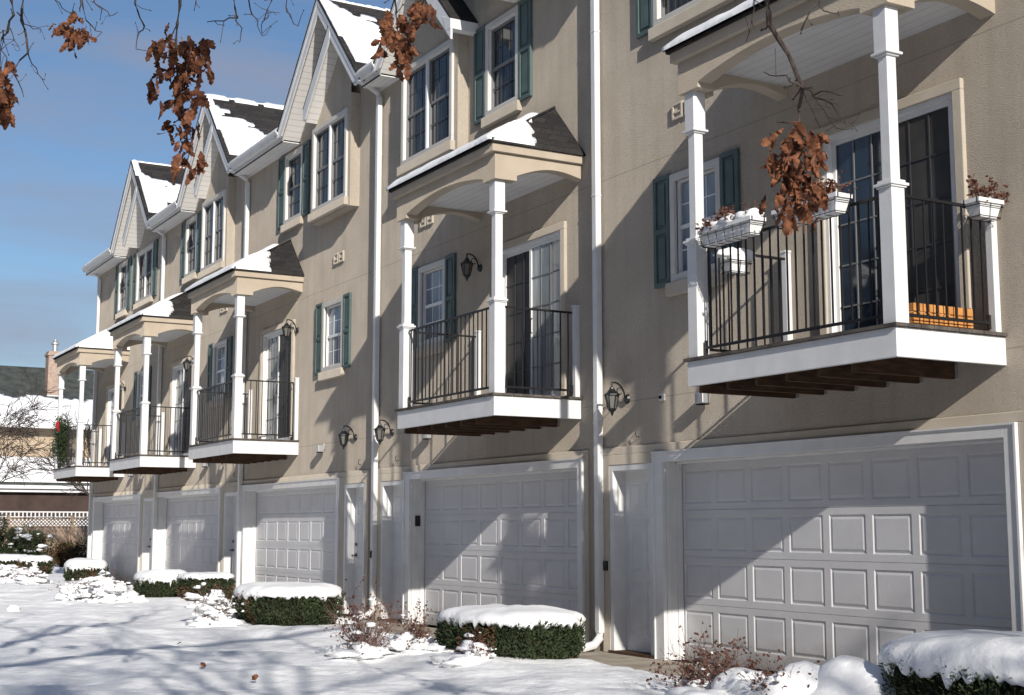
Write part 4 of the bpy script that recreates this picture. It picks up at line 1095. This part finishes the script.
# further bare trees, out of the picture to the right and behind, whose shade falls on the snow
def bare_tree(x, y, h, seed, label, spread=.5, depth=4, keep=keep_out, r=.14, rods=4, name='bare_tree', minr=.004, m='bark'):
    mt = m; t = empty(name, (x, y, 0), label, 'tree', None); rnd = random.Random(seed); m = MB()
    top = Vector((x + rnd.gauss(0, .2), y + rnd.gauss(0, .2), h * .35)); m.tube([(x, y, -.05), (x, y, .3), top], [r * 1.3, r, r * .8], 10)
    c = MB()
    for k in range(rods):
        a_ = 2 * math.pi * k / rods + rnd.random(); grow(c, top, Vector((math.cos(a_) * .6, math.sin(a_) * .6, 1)), h * .26, r * .55, depth, rnd, 4, spread, 0, keep, None, (2, 4), .72, 4, minr)
    m.build('trunk', M[mt], t); c.build('crown', M[mt], t)
    return t
bare_tree(3.4, -9.4, 11., 5, 'leafless tree right of the viewpoint shading the open snow', .5, 5, r=.22, rods=6)
bare_tree(6.9, -4.6, 8.2, 7, 'twiggy tree right of the viewpoint shading the nearest hedge', .5, 5, r=.13, rods=10, minr=.016)
bare_tree(9.5, -12.2, 13., 6, 'tall leafless tree far right of the viewpoint', .45, 5, r=.26, rods=6)
bare_tree(-4.5, -16.5, 9.5, 9, 'leafless street tree left of the viewpoint shading the open snow', .55, 5)
bare_tree(-11.0, -17.5, 9.0, 10, 'leafless street tree further along the verge shading the far snow', .55, 5)
# leafless bushes at the far left
def allk(p): return True
bare_tree(-47.5, -1.9, 6.6, 31, 'thin leafless tree at the left edge before the neighbouring house', .6, 5, allk, .07, 7, minr=.008, m='bark')
bare_tree(-49.5, 2.1, 6.4, 32, 'thin leafless tree seen through the farthest balcony', .45, 4, allk, .06, 5, minr=.008, m='bark')

# ------------------------------------------------------------------ fence, evergreens, neighbouring house
FX = -56
f = empty('board_fence', (FX, 0, 0), 'pale wooden board fence with a lattice top behind the hedges', 'fence')
y = -14.; k = 0
b = MB()
while y < 12: b.box(FX, FX + .02, y, y + .14, 0, 1.5); y += .148
for z in (.3, 1.3): b.box(FX - .03, FX, -14, 12, z, z + .09)
b.build('boards', M['fence'], f)
b = MB(); b.box(FX - .02, FX + .05, -14, 12, 1.5, 1.55); b.box(FX - .02, FX + .05, -14, 12, 1.85, 1.88)
b.build('rail', M['fence'], f)
la = MB()
y = -14.
while y < 12:
    la.tube([(FX + .01, y, 1.55), (FX + .01, y + .30, 1.85)], .02, 4); la.tube([(FX + .03, y + .30, 1.55), (FX + .03, y, 1.85)], .02, 4); y += .14
la.build('lattice', M['fence'], f)
for yy in np.arange(-14, 12.1, 2.4):
    p = MB(); p.box(FX + .02, FX + .12, yy, yy + .1, 0, 1.92); p.box(FX + .005, FX + .135, yy - .015, yy + .115, 1.92, 1.95); p.build('fence_post', M['fence'], f)
s = MB(); s.box(FX - .03, FX + .06, -14, 12, 1.882, 1.905); s.build('snow_on_rail', M['snowcap'], f)
# white deck balustrade behind the fence
w = empty('white_balustrade', (-59, 0, 0), 'white balustrade showing just above the board fence', 'railing')
b = MB(); b.box(-59.03, -58.97, -14, 10, 2.09, 2.14); b.box(-59.03, -58.97, -14, 10, 1.75, 1.8); b.build('rails', M['white'], w)
b = MB()
for yy in np.arange(-14, 10, .16): b.box(-59.02, -58.98, yy, yy + .05, 1.8, 2.09)
b.box(-59.1, -58.9, -14, 10, 1.2, 1.75); b.build('balusters', M['white'], w)
# evergreen bushes before the fence
def evergreen(x, y, h, w, label, seed, n=5000, m='yew', snow=0, leafsz=.07, name='evergreen_bush'):
    root = empty(name, (x, y, 0), label, 'bush', 'bushes before the board fence'); rnd = random.Random(seed)
    t = MB(); t.tube([(x, y, 0), (x, y, h * .9)], [.05, .01], 6); t.build('stem', M['bark'], root)
    b = MB(); sn_ = MB(); lob = [(rnd.gauss(0, w * .35), rnd.gauss(0, w * .35), rnd.uniform(.25, .85) * h, rnd.uniform(.2, .4) * w) for _ in range(22)]
    for k in range(n):
        lx, ly, lz, lr = rnd.choice(lob); d = Vector((rnd.gauss(0, 1), rnd.gauss(0, 1), rnd.gauss(0, .8))).normalized(); p = Vector((x + lx, y + ly, lz)) + d * lr * rnd.uniform(.6, 1.1)
        if p.z < .02: continue
        ax = (d + Vector((rnd.gauss(0, .5), rnd.gauss(0, .5), rnd.gauss(0, .5)))).normalized(); sd = ax.cross(Vector((rnd.gauss(0, 1), rnd.gauss(0, 1), rnd.gauss(0, 1)))).normalized()
        L = leafsz * rnd.uniform(.6, 1.4); b.poly([p - sd * L * .25, p + sd * L * .25, p + ax * L + sd * L * .08, p + ax * L - sd * L * .08])
    b.build('foliage', M[m], root)
    if snow:
        for k in range(snow):
            lx, ly, lz, lr = rnd.choice(lob); blob(sn_, Vector((x + lx + rnd.gauss(0, lr * .5), y + ly + rnd.gauss(0, lr * .5), lz + lr * rnd.uniform(.3, .9))), lr * rnd.uniform(.3, .6), lr * rnd.uniform(.3, .6), lr * .2, seed + k, 8, .6)
        sn_.build('snow_clumps', M['snowcap'], root, smooth=True)
evergreen(-52.0, -.75, 2.1, .8, 'dark evergreen bush at the left edge before the fence', 41, 7000)
evergreen(-51.5, .25, 1.6, .9, 'snow laden green bush before the left part of the fence', 42, 4500, 'yew', 26)
evergreen(-52.5, .85, 1.35, .45, 'reddish brown bush before the middle of the fence', 43, 3500, 'yewbrown')
evergreen(-52.0, 1.65, .95, .8, 'olive green bush before the right part of the fence', 44, 5000, 'yewbrown')
evergreen(-51.5, 2.5, 1.2, .5, 'small snow speckled bush before the fence beside the row corner', 45, 2500, 'yew', 10)

H = empty('neighbour_house', (-64, 0, 0), 'neighbouring two storey house with snowy grey green roof and brick chimney at the far left', 'house')
ya, yb = -30, 9
b = MB(); b.box(-74, -64, ya, yb, 3.2, 6.0); b.build('upper_wall', M['tan'], H)
b = MB(); b.box(-74, -64.01, ya, yb, 0, 3.2); b.build('lower_wall', M['brownwall'], H)
b = MB(); b.prism([(-63.4, 6.0), (-68.8, 9.12), (-74.6, 5.8), (-74.6, 5.65), (-68.8, 8.97), (-63.4, 5.85)], 'y', ya - .4, yb + .4); rr = b.build('roof', M['shingle_green'], H)
def hr(x, y): return 6.0 + (-63.4 - x) * (9.12 - 6.0) / 5.4 if x > -68.8 else 9.12 - (-68.8 - x) * .57
def mr(x, y): 
    j = .7 * fbm(y * .5, 3, 1) + .45 * noise.noise(Vector((y * 3, x * 2, 0)))
    return x > -65.75 + j * .5 or (x < -67.9 + .2 * j and y < 1.3 + j)
sn2 = snow_sheet(hr, -69.0, -63.35, ya - .4, yb + .4, .16, mr, .12); sn2.build('roof_snow', M['snowcap'], rr, smooth=True)
b = MB(); b.box(-63.4, -63.28, ya - .4, yb + .4, 5.83, 5.98); b.build('gutter', M['white'], H)
b = MB(); b.prism([(-61.6, 3.42), (-64, 4.55), (-64, 4.4), (-61.6, 3.27)], 'y', ya, yb); pr = b.build('porch_roof', M['shingle_green'], H)
def hp(x, y): return 3.42 + (-61.6 - x) * (4.55 - 3.42) / 2.4
sn3 = snow_sheet(hp, -64.0, -61.55, ya, yb, .2, lambda x, y: True, .14); sn3.build('porch_snow', M['snowcap'], pr, smooth=True)
b = MB(); b.box(-61.62, -61.5, ya, yb, 3.12, 3.27); b.box(-61.75, -61.63, ya, yb, 2.98, 3.10); b.build('porch_fascia', M['white'], pr)
b = MB(); b.box(-64, -61.75, ya, yb, 3.16, 3.2); b.build('porch_ceiling', M['brownwall'], pr)
b = MB(); b.box(-64, -61.9, ya, yb, 0, 2.98); b.build('enclosed_porch_wall', M['brownwall'], H)
b = MB(); b.box(-66.8, -66.1, 3.68, 4.28, 7.2, 9.62); b.box(-66.86, -66.04, 3.63, 4.33, 9.42, 9.52)
ch = b.build('chimney', M['brick'], H); b = MB(); b.box(-66.9, -66.0, 3.66, 4.38, 7.45, 7.56); b.build('flashing', M['white'], ch)
b = MB(); b.lathe(-66.45, 4.02, [(.12, 9.6), (.12, 9.95), (.19, 9.97), (.19, 10.05), (.1, 10.12), (.06, 10.22), (0, 10.22)], 12); b.build('chimney_cap', M['metal'], ch)
# far tree line; unseen band across the street added to block low sky
rnd = random.Random(9)
tl = MB()
for k in range(260):
    a_ = rnd.uniform(0, 2 * math.pi); d = rnd.uniform(120, 220); x, y = d * math.cos(a_), d * math.sin(a_)
    s_ = project((x, y, 5))
    if s_ and -60 < s_[0] < 1100: continue
    h = rnd.uniform(7, 14); blob(tl, Vector((x, y, h * .5)), rnd.uniform(3, 6), rnd.uniform(3, 6), h * .55, k, 8, .8)
for k in range(420):
    x = rnd.uniform(-110, 70); y = rnd.uniform(-44, -27); h = rnd.uniform(8, 14)
    blob(tl, Vector((x, y, h * .5)), rnd.uniform(2, 4), rnd.uniform(2, 4), h * .55, k, 8, .8)
tag(tl.build('unseen_woods', M['bark']), 'unseen brown woods, added across the street to block low sky light', 'woods', None, 'stuff')

# ------------------------------------------------------------------ light
SUN_AZ, SUN_EL = 103.0, 24.6      # clockwise from +y
sd = Vector((math.sin(R(SUN_AZ)) * math.cos(R(SUN_EL)), math.cos(R(SUN_AZ)) * math.cos(R(SUN_EL)), math.sin(R(SUN_EL))))
sl = bpy.data.lights.new('sun', 'SUN'); sl.energy = 4.7; sl.angle = R(.55); sl.color = (1, .94, .86)
so = bpy.data.objects.new('sun', sl); col.objects.link(so); so.rotation_euler = sd.to_track_quat('Z', 'Y').to_euler(); so.location = (0, 0, 40)
wd = bpy.data.worlds.new('World'); scn.world = wd; wd.use_nodes = True; nt = wd.node_tree
bg = nt.nodes['Background']; sky = nt.nodes.new('ShaderNodeTexSky'); sky.sky_type = 'NISHITA'; sky.sun_disc = False
sky.sun_elevation = R(SUN_EL); sky.sun_rotation = R(SUN_AZ); sky.air_density = 1.0; sky.dust_density = .6; sky.ozone_density = 4.0
tc = nt.nodes.new('ShaderNodeTexCoord'); mp = nt.nodes.new('ShaderNodeMapping'); mp.inputs['Scale'].default_value = (1.2, 1.2, 7); mp.inputs['Rotation'].default_value = (.08, -.05, 0)
nt.links.new(tc.outputs['Generated'], mp.inputs[0])
n = nt.nodes.new('ShaderNodeTexNoise'); n.inputs['Scale'].default_value = 3.2; n.inputs['Detail'].default_value = 7; n.inputs['Roughness'].default_value = .55; n.inputs['Distortion'].default_value = .6
nt.links.new(mp.outputs[0], n.inputs['Vector'])
mr_ = nt.nodes.new('ShaderNodeMapRange'); mr_.inputs[1].default_value = .40; mr_.inputs[2].default_value = .76; mr_.inputs[4].default_value = .7; nt.links.new(n.outputs['Fac'], mr_.inputs[0])
mx = nt.nodes.new('ShaderNodeMix'); mx.data_type = 'RGBA'; nt.links.new(mr_.outputs[0], mx.inputs[0]); nt.links.new(sky.outputs[0], mx.inputs[6]); mx.inputs[7].default_value = (3.1, 3.25, 4.0, 1)
nt.links.new(mx.outputs[2], bg.inputs[0]); bg.inputs[1].default_value = .097
scn.view_settings.view_transform = 'Standard'; scn.view_settings.look = 'None'; scn.view_settings.exposure = 0.07; scn.view_settings.gamma = 1
scn.render.engine = 'CYCLES'
